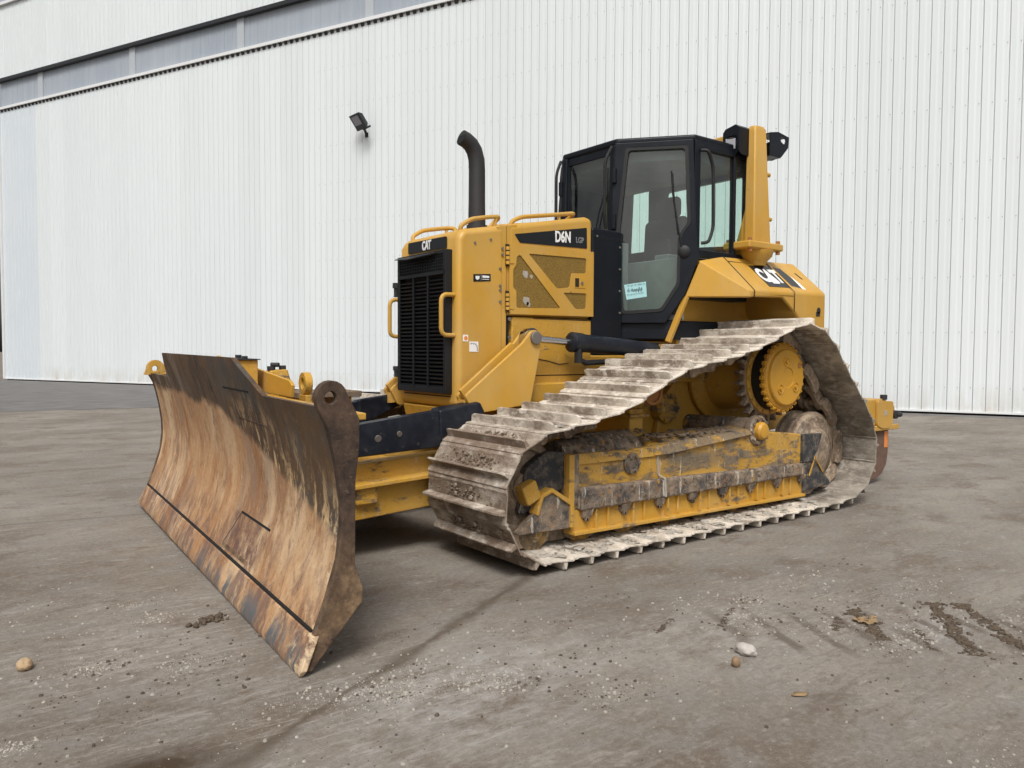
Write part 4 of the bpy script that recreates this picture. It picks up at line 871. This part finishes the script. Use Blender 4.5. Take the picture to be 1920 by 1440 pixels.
# decal on the sloping flank: plane from ridge (y -.84, z 2.15) to bend (y -1.16, z 1.85)
sv = Vector((0, -.32, -.298)).normalized(); sn = Vector((0, -.298, .32)).normalized()
def FP(a, g_, t): return tuple(Vector((a, -.84, 2.150+(a-2.9)*.012))+sv*g_+sn*t)
mb = MB(); mb.prism([(2.60, .095), (2.915, .082), (2.925, .375), (2.62, .375)], FP, .0005, .003); db = mb.build('brand_decal', 'decal_black', D)
mb = MB(); mb.prism([(2.955, .085), (3.06, .10), (3.10, .25), (3.09, .375), (2.965, .375)], FP, .0005, .003); mb.build('decal_tail', 'decal_black', db)
mb = MB(); mb.prism([(3.105, .20), (3.14, .30), (3.145, .40), (3.095, .40)], FP, .0005, .003); mb.build('decal_flash', 'white_vinyl', db)
text(0, 'CAT', .235, FP(2.765, .235, .004), (1, 0, .012), -sv, db, 'white_vinyl', wide=.66, bold=.011)
mb = MB(); mb.prism([(2.715, .335), (2.765, .235), (2.815, .335)], FP, .0062, .0066); mb.prism([(2.728, .329), (2.765, .25), (2.802, .329)], FP, .0067, .0071); mb.build('decal_triangle', 'white_vinyl', db)
mb = MB(); mb.prism([(3.22, .15), (3.245, .15), (3.27, .235), (3.245, .235)], FP, .0005, .003); mb.build('tank_slot', 'black_void', fds[0])
mb = MB(); mb.box(2.36, 3.36, -.889, -.886, 2.10, 2.106); mb.build('panel_seam', 'seam', fds[0])
mb = MB(); mb.box(3.25, 3.31, -1.163, -1.1605, 1.66, 1.70); mb.prism(arc((3.29, 1.71), .03, 0, 360, 12)[:-1], XZ, -1.1605, -1.163); mb.build('faded_sticker', 'rust_pipe', fds[0])

# --- roll-over frame and work lamps
for sg in (-1, 1):
    Y = lambda v: sg*v
    mb = MB(); mb.hull([(x_, Y(y_), z_) for x_, y_, z_ in ((2.62, .86, 3.245), (2.78, .86, 3.26), (2.62, .95, 3.23), (2.775, .95, 3.245), (2.64, .875, 3.28), (2.765, .875, 3.285), (2.64, .935, 3.275), (2.76, .935, 3.28), (2.615, .85, 2.28), (2.865, .85, 2.28), (2.625, .95, 2.28), (2.87, .95, 2.28))]); mb.prism([(.85, 2.62), (.85, 2.28), (.745, 2.28)], lambda a, b, t: (t, Y(a), b), 2.64, 2.72)
    ps = mb.build('roll_bar_post', 'yellow', D, .014, 3)
    mb = MB(); mb.box(2.50, 2.985, min(Y(.72), Y(1.0)), max(Y(.72), Y(1.0)), 2.222, 2.285); mb.build('post_flange', 'yellow', ps, .015)
    for x_ in (2.54, 2.94):
        for y_ in (.75, .97): mb = MB(); mb.cyl((x_, Y(y_), 2.195), (x_, Y(y_), 2.222), .02, 6); mb.cyl((x_, Y(y_), 2.222), (x_, Y(y_), 2.285), .012, 8); mb.cyl((x_, Y(y_), 2.285), (x_, Y(y_), 2.312), .02, 6); mb.build('flange_bolt', 'rust_plate', ps)
    mb = MB(); mb.lathe((2.76, Y(.86), 2.222), (0, 0, -1), [(.16, 0), (.15, .05), (.11, .09), (.09, .13)], 24); mb.build('post_foot', 'yellow_worn', ps)
    mb = MB(); mb.cyl((2.80, Y(.93), 2.88), (2.85, Y(.93), 2.88), .02, 10); mb.cyl((2.84, Y(.93), 2.50), (2.885, Y(.93), 2.50), .018, 10); mb.build('post_lugs', 'yellow_worn', ps)
mb = MB(); mb.box(2.645, 2.76, -.87, .87, 3.14, 3.26); mb.build('roll_bar_beam', 'yellow', D, .02, 3)
for sg in (-1, 1):
    Y = lambda v: sg*v; YZ = lambda a, b, t: (t, Y(a), b)
    mb = MB(); mb.plate([(.885, 3.05), (.885, 3.245), (.85, 3.272), (.745, 3.25), (.72, 3.22), (.72, 3.07), (.75, 3.03), (.83, 3.0)], [rpoly([(.865, 3.065), (.865, 3.185), (.755, 3.18), (.755, 3.065)], .02)], YZ, 2.478, 2.484)
    mb.prism([(2.478, 3.05), (2.52, 3.02), (2.66, 3.02), (2.68, 3.06), (2.68, 3.245), (2.478, 3.245)], XZ, Y(.879), Y(.885))
    mb.prism([(.885, 3.245), (.85, 3.272), (.745, 3.25), (.745, 3.244), (.85, 3.266), (.885, 3.239)], YZ, 2.478, 2.68)
    mb.prism([(.72, 3.07), (.72, 3.22), (.726, 3.22), (.726, 3.07)], YZ, 2.478, 2.68); mb.box(2.60, 2.61, min(Y(.72), Y(.885)), max(Y(.72), Y(.885)), 3.03, 3.24); mb.beam((2.66, Y(.80), 3.14), (2.72, Y(.86), 3.14), .05, .10)
    lm = mb.build('work_lamp', 'cab_black', D, .003)
    lc = Vector((2.475, Y(.805), 3.115)); ld = Vector((-.9, sg*.42, -.12)).normalized()
    mb = MB(); mb.lathe(lc+ld*-.06, ld, [(.03, -.03), (.05, 0), (.055, .06), (.05, .065)], 20); mb.build('lamp_housing', 'rubber', lm)
    mb = MB(); mb.obox(lc+ld*.004, ld.cross(Vector((0, 0, 1))), (0, 0, 1), ld, .043, .046, .006); mb.build('lamp_lens', 'lens', lm, .006)
prof = [(2.83, 3.05), (3.0, 3.055), (3.10, 3.15), (3.11, 3.245), (2.95, 3.268), (2.83, 3.245)]
mb = MB(); mb.plate(prof, [rpoly([(2.985, 3.19), (3.045, 3.17), (3.065, 3.215), (3.0, 3.235)], .018)], XZ, -.95, -.94); mb.box(2.83, 3.10, -.95, -.80, 3.238, 3.245); mb.box(2.83, 2.99, -.95, -.80, 3.045, 3.055); lm2 = mb.build('work_lamp', 'cab_black', D, .003)
mb = MB(); mb.lathe((2.93, -.86, 3.13), (1, 0, -.2), [(.03, -.04), (.07, 0), (.075, .08), (.06, .085)], 18); mb.build('lamp_housing', 'rubber', lm2)

# --- lift arms, cylinders
for sg in (-1, 1):
    Y = lambda v: sg*v
    arm = [(.55, 1.47), (.565, 1.37), (.47, .95), (-.03, .90), (-.10, 1.03), (.40, 1.40), (.475, 1.485), (.52, 1.495)]
    mb = MB()
    for a, b in ((.47, .50), (.575, .605)): mb.prism(rpoly(arm, .03), XZ, Y(a), Y(b))
    la = mb.build('lift_arm', 'yellow', D, .005)
    mb = MB(); mb.beam((-.085, Y(.5375), 1.035), (.36, Y(.5375), 1.372), .075, .03, (0, 1, 0)); mb.v = [(x_, y_, z_) for x_, y_, z_ in mb.v]; mb.build('arm_web', 'yellow', la, .004)
    mb = MB(); mb.prism([(-.09, .92), (.45, .96), (.45, .99), (-.09, 1.0)], XZ, Y(.50), Y(.575)); mb.build('arm_web', 'yellow', la)
    mb = MB(); mb.cyl((.51, Y(.46), 1.435), (.51, Y(.628), 1.435), .048, 20); mb.build('arm_pin', 'bolt_steel', la, .006)
    mb = MB(); mb.cyl((.51, Y(.505), 1.435), (.51, Y(.57), 1.435), .075, 20); mb.cyl((.51, Y(.5375), 1.435), (.93, Y(.545), 1.405), .028, 16)
    mb.build('cylinder_rod', 'chrome', D)
    mb = MB(); mb.tube([(.885, Y(.56), 1.41), (.90, Y(.56), 1.41), (1.0, Y(.56), 1.402), (1.02, Y(.56), 1.402), (1.30, Y(.57), 1.385), (1.86, Y(.59), 1.345)], .07, 22, [.055, .078, .078, .07, .069, .064]); lc = mb.build('lift_cylinder', 'navy_paint', D, ang=40)
    mb = MB(); mb.tube([(.94, Y(.60), 1.36), (.93, Y(.615), 1.28), (1.0, Y(.615), 1.25), (1.5, Y(.60), 1.27)], .022, 8); mb.cyl((.925, Y(.615), 1.25), (.925, Y(.615), 1.33), .032, 10); mb.build('hydraulic_hose', 'rubber', lc)
    mb = MB(); mb.box(1.80, 2.0, min(Y(.5), Y(.66)), max(Y(.5), Y(.66)), 1.28, 1.40); mb.lathe((1.88, Y(.55), 1.345), (0, sg, 0), [(.06, 0), (.06, .13), (.03, .135)], 16); mb.build('trunnion', 'yellow_worn', D, .008)
    # push arm (navy guard of the angling ram) and C-frame arm
    mb = MB(); mb.hull([(-1.40, Y(.57), .83), (-1.40, Y(.68), .83), (-1.40, Y(.57), .66), (-1.40, Y(.68), .66), (-.30, Y(.55), .945), (-.30, Y(.645), .945), (-.30, Y(.55), .70), (-.30, Y(.655), .70), (-.9, Y(.67), .70), (-.30, Y(.665), .76)])
    nv = mb.build('ram_guard', 'navy_paint', D, .012, 3)
    mb = MB(); mb.hull([(-.34, Y(.54), .955), (-.34, Y(.66), .945), (-.34, Y(.54), .74), (-.34, Y(.672), .76), (.0, Y(.54), .995), (.0, Y(.645), .985), (.04, Y(.54), .90), (.04, Y(.65), .91)]); mb.build('guard_sleeve', 'navy_paint', nv, .015, 3)
    for x_, z_, r_ in ((-.80, .79, .022), (-.65, .81, .018)): mb = MB(); mb.cyl((x_, Y(.672), z_), (x_, Y(.682), z_-.003), r_, 12); mb.build('guard_bolt', 'bolt_steel', nv)
    mb = MB(); mb.hull([(-1.25, Y(.40), .60), (-1.25, Y(.56), .60), (-1.25, Y(.40), .24), (-1.25, Y(.56), .24), (.75, Y(.47), .70), (.75, Y(.57), .70), (.75, Y(.47), .36), (.75, Y(.57), .36)]); cf = mb.build('push_arm', 'yellow_worn', D, .008)
    mb = MB(); mb.hull([(-1.2, Y(.5), .50), (-1.2, Y(.645), .485), (.6, Y(.5), .585), (.6, Y(.645), .57), (-1.2, Y(.5), .475), (-1.2, Y(.645), .46), (.6, Y(.5), .56), (.6, Y(.645), .545)]); mb.build('arm_flange', 'yellow_worn', cf, .004)
    mb = MB(); mb.box(-.92, -.76, min(Y(.55), Y(.61)), max(Y(.55), Y(.61)), .36, .49); mb.build('arm_block', 'yellow_muddy', cf, .02)
mb = MB(); mb.hull([(-1.25, -.56, .60), (-1.25, .56, .60), (-1.25, -.56, .24), (-1.25, .56, .24), (-1.55, -.16, .58), (-1.55, .16, .58), (-1.55, -.16, .28), (-1.55, .16, .28)]); mb.box(-1.30, -1.0, -.22, .22, .55, .95); mb.box(-1.28, -.2, -.41, .41, .30, .52)
cfn = mb.build('frame_nose', 'yellow_worn', D, .012)
mb = MB(); mb.box(-1.12, -.66, -.17, .17, 1.022, 1.062); stp = mb.build('step_plate', 'dried_earth', D, .006)
mb = MB(); mb.box(-1.08, -.98, -.13, .13, .90, 1.022); mb.box(-.85, -.72, -.13, .13, .6, 1.022); mb.box(-1.2, -.7, -.10, .10, .85, .92); mb.build('step_post', 'yellow_worn', stp)
mb = MB(); mb.hull([(-1.16, .22, 1.10), (-1.16, .38, 1.10), (-1.0, .22, 1.08), (-1.0, .38, 1.08), (-1.15, .24, 1.195), (-1.15, .36, 1.195), (-1.03, .24, 1.205), (-1.03, .36, 1.205), (-.99, .3, 1.15)]); mb.box(-1.14, -1.02, .25, .35, .6, 1.1); vb = mb.build('valve_block', 'yellow_worn', D, .012)
mb = MB(); mb.cyl((-1.13, .28, 1.195), (-1.13, .28, 1.225), .028, 6); mb.cyl((-1.05, .28, 1.20), (-1.05, .28, 1.23), .024, 6); mb.cyl((-1.13, .28, 1.235), (-1.09, .24, 1.235), .016, 8); mb.build('valve_bolts', 'rust_pipe', vb)

# --- blade, built in its own frame: x along the blade towards the near side, y backwards, z up
FBx, FBy, NBx, NBy = -1.648, 2.046, -1.857, -2.015
bc = Vector(((FBx+NBx)/2, (FBy+NBy)/2, .0175)); ang = atan2(NBy-FBy, NBx-FBx)
def dp(z):
    T = [(0, 0), (.05, .03), (.17, .083), (.29, .128), (.46, .183), (.60, .20), (.70, .197), (.84, .178), (1.0, .142), (1.10, .108), (1.20, .075), (1.30, .045)]
    for (a, b), (c_, d_) in zip(T, T[1:]):
        if z <= c_: 
            q = (z-a)/(c_-a); return b+(d_-b)*q
    return T[-1][1]
# smoothed version of the profile
def dps(z): return sum(dp(min(max(z+o, 0), 1.3)) for o in (-.06, -.03, 0, .03, .06))/5
def ztop(u):
    if u < -1.27: return 1.105
    if u < -1.16: return 1.105+(u+1.27)/.11*.18
    if u < .82: return 1.285
    if u < 1.20: return 1.285-(u-.82)/.38*.183
    return 1.102
us = sorted(set([-1.27, -1.2699, -1.16, .82, 1.20, -2.0, 2.0]+[round(-2.0+i*4/96, 4) for i in range(97)])); nz_ = 40
mb = MB(); nu = len(us)
for side, off in ((0, 0), (1, .028)):
    for u in us:
        for j in range(nz_+1):
            z_ = .172+(ztop(u)-.172)*j/nz_; mb.v.append((u, dps(z_)+off, z_))
m = nz_+1
for i in range(nu-1):
    for j in range(nz_):
        a = i*m+j; mb.f.append((a, a+m, a+m+1, a+1)); b = a+nu*m; mb.f.append((b, b+1, b+m+1, b+m))
    for j in (0, nz_):
        a = i*m+j; b = a+nu*m; mb.f.append((a, b, b+m, a+m))
for i in (0, nu-1):
    for j in range(nz_): a = i*m+j; b = a+nu*m; mb.f.append((a, a+1, b+1, b))
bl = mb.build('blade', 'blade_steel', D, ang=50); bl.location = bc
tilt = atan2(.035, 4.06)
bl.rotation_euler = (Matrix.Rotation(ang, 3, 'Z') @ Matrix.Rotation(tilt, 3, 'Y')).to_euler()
def lip(u0_, u1_, nm, z1=.160, ext0=0, ext1=0, mat='blade_steel', rnd=0):
    mb = MB(); zs = [0, .03, .08, .12, z1]; uu_ = [u0_+(u1_-u0_)*i/8 for i in range(9)]; n_ = len(zs)
    for off in (-.014, .014):
        for u in uu_:
            for z_ in zs:
                uu2 = u
                if ext1 and u == uu_[-1]: uu2 = u+ext1*(1-z_/z1)-(.03 if z_ == 0 else 0)
                if ext0 and u == uu_[0]: uu2 = u-ext0*(1-z_/z1)+(.03 if z_ == 0 else 0)
                mb.v.append((uu2, dps(z_)+off+(.012 if z_ == 0 and off < 0 else 0), z_))
    q = 9*n_
    for i in range(8):
        for j in range(n_-1):
            a = i*n_+j; mb.f.append((a, a+n_, a+n_+1, a+1)); b = a+q; mb.f.append((b, b+1, b+n_+1, b+n_))
        for j in (0, n_-1): a = i*n_+j; mb.f.append((a, a+q, a+q+n_, a+n_))
    for i in (0, 8):
        for j in range(n_-1): a = i*n_+j; mb.f.append((a, a+1, a+q+1, a+q))
    return mb.build(nm, mat, bl, .004)
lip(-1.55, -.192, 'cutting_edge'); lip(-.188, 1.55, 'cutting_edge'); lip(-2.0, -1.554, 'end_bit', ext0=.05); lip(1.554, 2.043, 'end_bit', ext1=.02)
mb = MB(); mb.prism([(.150, .161), (.05, .161), (.05, .171), (.15, .171)], lambda a, b, t: (t, a+.02, b), -1.99, 1.99); mb.build('edge_gap', 'black_void', bl)
for sg in (-1, 1):
    fx = lambda a, b, t: (sg*2.018+t, a, b)
    edgef = [(dps(z_)-.006, z_) for z_ in (.05, .10, .172, .29, .46, .60, .70, .84, .95, 1.03)]
    outl = edgef+[(.088, 1.10), (.080, 1.145)]+[(.148+.068*cos(R(a)), 1.145+.068*sin(R(a))) for a in range(170, 5, -20)]+[(.245, 1.10), (.269, 1.05), (.269, .93), (.252, .79), (.250, .43), (.285, .33), (.283, .272), (.06, .016), (.03, .016)]
    mb = MB(); mb.plate(outl, [[(.143+.026*cos(i*pi/8), 1.142+.026*sin(i*pi/8)) for i in range(16)]], fx, -.020, .022)
    if sg > 0: mb.build('end_plate', 'blade_dark', bl, .004)
    else:
        mb.build('end_plate', 'blade_dark', bl, .004)
        ear = [(.06, 1.09), (.078, 1.145)]+[(.148+.0705*cos(R(a)), 1.145+.0705*sin(R(a))) for a in range(170, 5, -20)]+[(.236, 1.09)]
        mb = MB(); mb.plate(ear, [[(.143+.024*cos(i*pi/8), 1.142+.024*sin(i*pi/8)) for i in range(16)]], fx, -.025, .027); mb.build('lifting_ear', 'yellow_worn', bl, .003)
# wear slots, patch seams
for u0_, u1_, z_, hh in ((.43, .955, 1.107, .0055), (.60, 1.135, .403, .006), (.44, .955, .197, .010)):
    mb = MB(); mb.add([(u, dps(z_+q)-.0018, z_+q) for u in (u0_, u1_) for q in (-hh, hh)]+[(u, dps(z_+q)+.012, z_+q) for u in (u0_, u1_) for q in (-hh, hh)], [(0, 2, 3, 1), (4, 5, 7, 6), (0, 1, 5, 4), (2, 6, 7, 3), (0, 4, 6, 2), (1, 3, 7, 5)])
    mb.build('wear_slot', 'blade_dark' if z_ < .3 else 'black_void', bl)
mb = MB()
def weld(pl, r_=.0035): mb.tube([(u, dps(z_)-.0005, z_) for u, z_ in pl], r_, 6)
weld([(.578, .946), (.8, .943), (1.10, .939), (1.16, .93), (1.18, .90), (1.19, .74)]); weld([(.60, .40), (.52, .30), (.44, .20)], .0025); weld([(-1.85, 1.03), (-1.3, 1.02)], .002)
mb.build('weld_seam', 'blade_dark', bl, ang=60)
# structure behind the blade
mb = MB(); mb.prism([(-1.15, 1.06), (1.90, 1.06), (1.90, 1.03), (-1.15, 1.03)], lambda a, b, t: (a, t, b), .165, .36); mb.prism([(-1.0, .30), (1.0, .30), (1.0, .62), (-1.0, .62)], lambda a, b, t: (a, t, b), .24, .42)
for u in (-1.6, -.9, -.35, .35, .9, 1.6): mb.prism([(.24, .3), (.36, .3), (.34, 1.03), (.18, 1.03), (.235, .8)], lambda a, b, t: (t, a, b), u-.012, u+.012)
mb.build('back_frame', 'yellow_worn', bl, .005)
mb = MB(); mb.prism([(-.28, 1.235), (.76, 1.155), (.81, 1.13), (.79, 1.06), (-.9, 1.06), (-.9, 1.27)], lambda a, b, t: (a, t, b), .385, .405); mb.build('back_guard', 'yellow', bl, .004)
mb = MB(); mb.box(.1, .32, .20, .34, 1.05, 1.262); bk = mb.build('top_bracket', 'yellow_worn', bl, .006)
mb = MB(); mb.cyl((.14, .27, 1.262), (.14, .27, 1.29), .022, 6); mb.cyl((.285, .27, 1.262), (.285, .27, 1.285), .02, 6); mb.box(.07, .335, .19, .35, 1.262, 1.268); mb.build('bracket_bolts', 'rust_pipe', bk)
mb = MB(); oc = (.56, 1.125)
mb.plate([(oc[0]+.068*cos(R(a)), oc[1]+.068*sin(R(a))) for a in range(0, 360, 15)], [[(oc[0]+.028*cos(R(a)), oc[1]+.034*sin(R(a))) for a in range(0, 360, 30)]], lambda a, b, t: (a, t, b), .53, .575); mb.box(oc[0]-.06, oc[0]+.06, .53, .57, .9, 1.06); mb.build('ram_eye', 'yellow_worn', bl, .005)

# --- ripper at the rear
mb = MB(); mb.prism(rpoly([(4.44, .62), (4.60, .60), (4.95, .62), (5.02, .70), (5.02, .79), (4.80, .87), (4.46, .87)], .03), XZ, -1.0, 1.0)
rp = mb.build('ripper_beam', 'yellow_worn', D, .012)
mb = MB(); mb.prism(rpoly([(4.62, .60), (4.72, .565), (4.86, .565), (4.93, .62), (4.93, .84), (4.62, .86)], .03), XZ, -1.0, -1.03); mb.build('end_cap', 'yellow', rp, .006)
mb = MB(); mb.box(4.74, 4.79, -1.034, -1.03, .70, .755); mb.build('cap_label', 'gravel_pale', rp)
mb = MB(); mb.cyl((4.80, -.99, .86), (4.80, -.99, .91), .035, 12); mb.cyl((4.99, -1.02, .70), (5.07, -1.03, .70), .03, 10); mb.cyl((4.98, -1.04, .70), (4.98, -1.0, .70), .045, 12); mb.build('beam_pins', 'rust_pipe', rp)
mb = MB(); mb.box(4.60, 5.08, -1.02, -.82, .545, .60); mb.build('shank_collar', 'yellow_worn', rp, .008)
for y_ in (-.93, 0, .93):
    mb = MB(); mb.prism([(4.68, .56), (4.95, .56), (4.95, .30), (4.92, .18), (4.84, .09), (4.70, .045), (4.52, .03), (4.53, .055), (4.63, .12), (4.68, .22)], XZ, y_-.045, y_+.045); sh = mb.build('ripper_shank', 'rust_brown', rp, .01)
    mb = MB(); mb.box(4.86, 4.93, y_-.048, y_-.0455, .36, .53); mb.build('reflector_strip', 'reflector', sh)
for y_ in (-.45, .45): mb = MB(); mb.beam((3.34, y_, .62), (4.50, y_, .72), .10, .13); mb.build('ripper_arm', 'yellow_worn', rp, .008); mb = MB(); mb.beam((3.34, y_, 1.02), (4.46, y_, .84), .08, .08); mb.build('ripper_ram', 'navy_paint', rp, .008)

# ------------------------------------------------------------------ stones, crumbs, mud on the yard
def stone(name, loc, r, mat, label, cat, sq=(1, 1, .7), seed=1, sub=2, jag=.12, group=None):
    rn = random.Random(seed); mb = MB(); mb.rock((0, 0, r*sq[2]*.8), r, sq, rn, sub, jag)
    o = mb.build(name, mat, None, ang=70); o.location = loc; return tag(o, label, cat, group)
stone('stone', (-.168, -2.949, 0), .045, 'stone_white', 'jagged white stone lying on the yard beside a brown pebble', 'stone', (1.15, .75, .6), 3, 3, .16)
stone('pebble', (-.314, -3.007, 0), .022, 'stone_brown', 'smooth brown pebble just in front of the white stone', 'pebble', (.9, .9, 1.1), 4, 2, .05)
stone('stone', (-2.737, -1.255, 0), .040, 'stone_tan', 'lone tan stone on the yard left of the blade', 'stone', (1, .75, .65), 8, 3, .13)
mb = MB(); rc = random.Random(6)
for _ in range(60): q = .004+.014*rc.random()**2; mb.rock((rc.gauss(0, .05), rc.gauss(0, .03), q*.5), q, (1.1, 1, .8), rc, 1, .35)
o = mb.build('dirt_clod', 'dark_earth', None, ang=80); o.location = (-1.95, -1.12, 0); tag(o, 'small heap of dark crumbled earth close in front of the blade edge', 'dirt clod')
mb = MB(); mb.add([(-.05, 0, .004), (-.02, .018, .010), (.025, .014, .006), (.05, -.002, .012), (.02, -.016, .004), (-.025, -.014, .006)], [(0, 1, 2, 3, 4, 5)]); o = mb.build('leaf', 'leaf_dry')
o.location = (-.347, -3.331, 0); o.rotation_euler = (0, 0, -.5); o.scale = (.75, .8, 1); sm = o.modifiers.new('thick', 'SOLIDIFY'); sm.thickness = .002; tag(o, 'single dry yellow leaf on bare ground in the right foreground', 'leaf')
# lumps of mud pressed out by the tracks: parallel streaks
streaks = [((-.29, -2.54), (-.08, -2.45), .012, 30, 'thin broken streak of brown mud nearest the track front'), ((.0, -2.67), (.32, -2.52), .012, 34, 'thin brown mud streak right of the first broken one'),
           ((.42, -3.03), (.62, -2.93), .016, 26, 'short thin mud streak left of the thick brown mud patch'), ((.50, -3.23), (.78, -2.92), .026, 75, 'thick brown mud patch with rusty leaves in it'),
           ((.56, -3.42), (.75, -3.26), .014, 24, 'slim mud streak between the two thick dark ones'), ((.66, -3.55), (1.22, -3.12), .026, 110, 'long thick dark mud streak near the right picture edge'), ((.90, -3.66), (1.34, -3.20), .026, 95, 'rightmost dark mud streak running out of the picture')]
for i, (a, b, r_, n_, lab) in enumerate(streaks):
    rn = random.Random(20+i); mb = MB(); a, b = Vector(a), Vector(b); d = (b-a).normalized(); s_ = Vector((-d.y, d.x))
    for _ in range(n_*6):
        t_ = rn.random(); t_ = t_+.04*math.sin(t_*23+i); p_ = (b-a)*t_+s_*rn.gauss(0, r_*(.45+.5*math.sin(t_*9+i)**2)); q = r_*(.10+.42*rn.random()**2.2)
        mb.rock((p_.x, p_.y, q*.15), q, (1.25, 1.0, .6), rn, 1, .4)
    o = mb.build('mud_streak', 'dark_earth', None, ang=80); o.location = (a.x, a.y, 0); tag(o, lab, 'mud streak', 'mud streaks pressed off by the tracks')
mb = MB(); [mb.rock((random.Random(q).gauss(0, .03), random.Random(q+50).gauss(0, .022), .006), .016, (1.3, .8, .3), random.Random(9+q), 1, .4) for q in range(14)]; o = mb.build('leaf_litter', 'leaf_dry'); o.location = (.66, -3.06, .008); tag(o, 'rusty brown clump of leaves lying on the thick mud patch', 'leaves')

rn = random.Random(11)
def scatter(n, mat, name, lo, hi, zones):
    mb = MB()
    base = [(-1, 0, 0), (.5, .87, 0), (.5, -.87, 0), (0, 0, 1)]
    for _ in range(n):
        zx, zy, sx, sy = zones[rn.randrange(len(zones))]
        if sx > 0: px, py = rn.gauss(zx, sx), rn.gauss(zy, sy)
        else: px, py = zx+rn.uniform(sx, -sx), zy+rn.uniform(sy, -sy)
        r_ = lo*(hi/lo)**(rn.random()**4.0); an = rn.uniform(0, 6.3); h = rn.uniform(.5, 1)
        vs = []
        for j in range(5): q = r_*rn.uniform(.7, 1.15); vs.append((px+q*cos(an+j*1.2566), py+q*sin(an+j*1.2566), 0))
        for j in range(4): q = r_*rn.uniform(.45, .8); vs.append((px+q*cos(an+j*1.57), py+q*sin(an+j*1.57), r_*h*rn.uniform(.7, 1.1)))
        mb.add(vs, [(0, 1, 5), (1, 6, 5), (1, 2, 6), (2, 7, 6), (2, 3, 7), (3, 4, 7), (4, 8, 7), (4, 0, 8), (0, 5, 8), (5, 6, 7, 8)])
    o = mb.build(name, mat, None, ang=20); o['kind'] = 'stuff'; o['label'] = 'loose '+name.replace('_', ' ')+' scattered over the yard'; o['category'] = 'gravel'; return o
Zs = [(-1.3, -2.5, .6, .35), (-2.3, -1.4, .35, .8), (.1, -2.7, .8, .35), (-.8, -2.3, .7, .4), (-1, -3.2, -2.4, -1.5), (.5, -3, -2.5, -1.2), (-2.3, -1.8, -.5, -1.8), (.9, -3.2, .6, .4), (2, -2, -3, -1.5)]
Zc = []
for _ in range(70):
    zx, zy, sx, sy = Zs[rn.randrange(len(Zs))]; sx, sy = abs(sx), abs(sy); q = rn.uniform(.03, .16); Zc.append((rn.gauss(zx, sx*.7), rn.gauss(zy, sy*.7), q*1.6, q))
scatter(7000, 'gravel_pale', 'gravel', .0015, .0095, Zs+Zc[:40])
scatter(2400, 'gravel_dark', 'dirt_crumbs', .002, .011, Zs[:5]+Zc[30:]+[(.4, -2.75, .5, .3), (.9, -3.3, .35, .3), (-2.2, -1.1, .15, .4), (-.9, -1.9, .4, .2)])

# parts may hold sub-parts, nothing deeper
def depth(o):
    d = 0
    while o.parent: o = o.parent; d += 1
    return d
for o in list(C.objects):
    while depth(o) > 2: o.parent = o.parent.parent
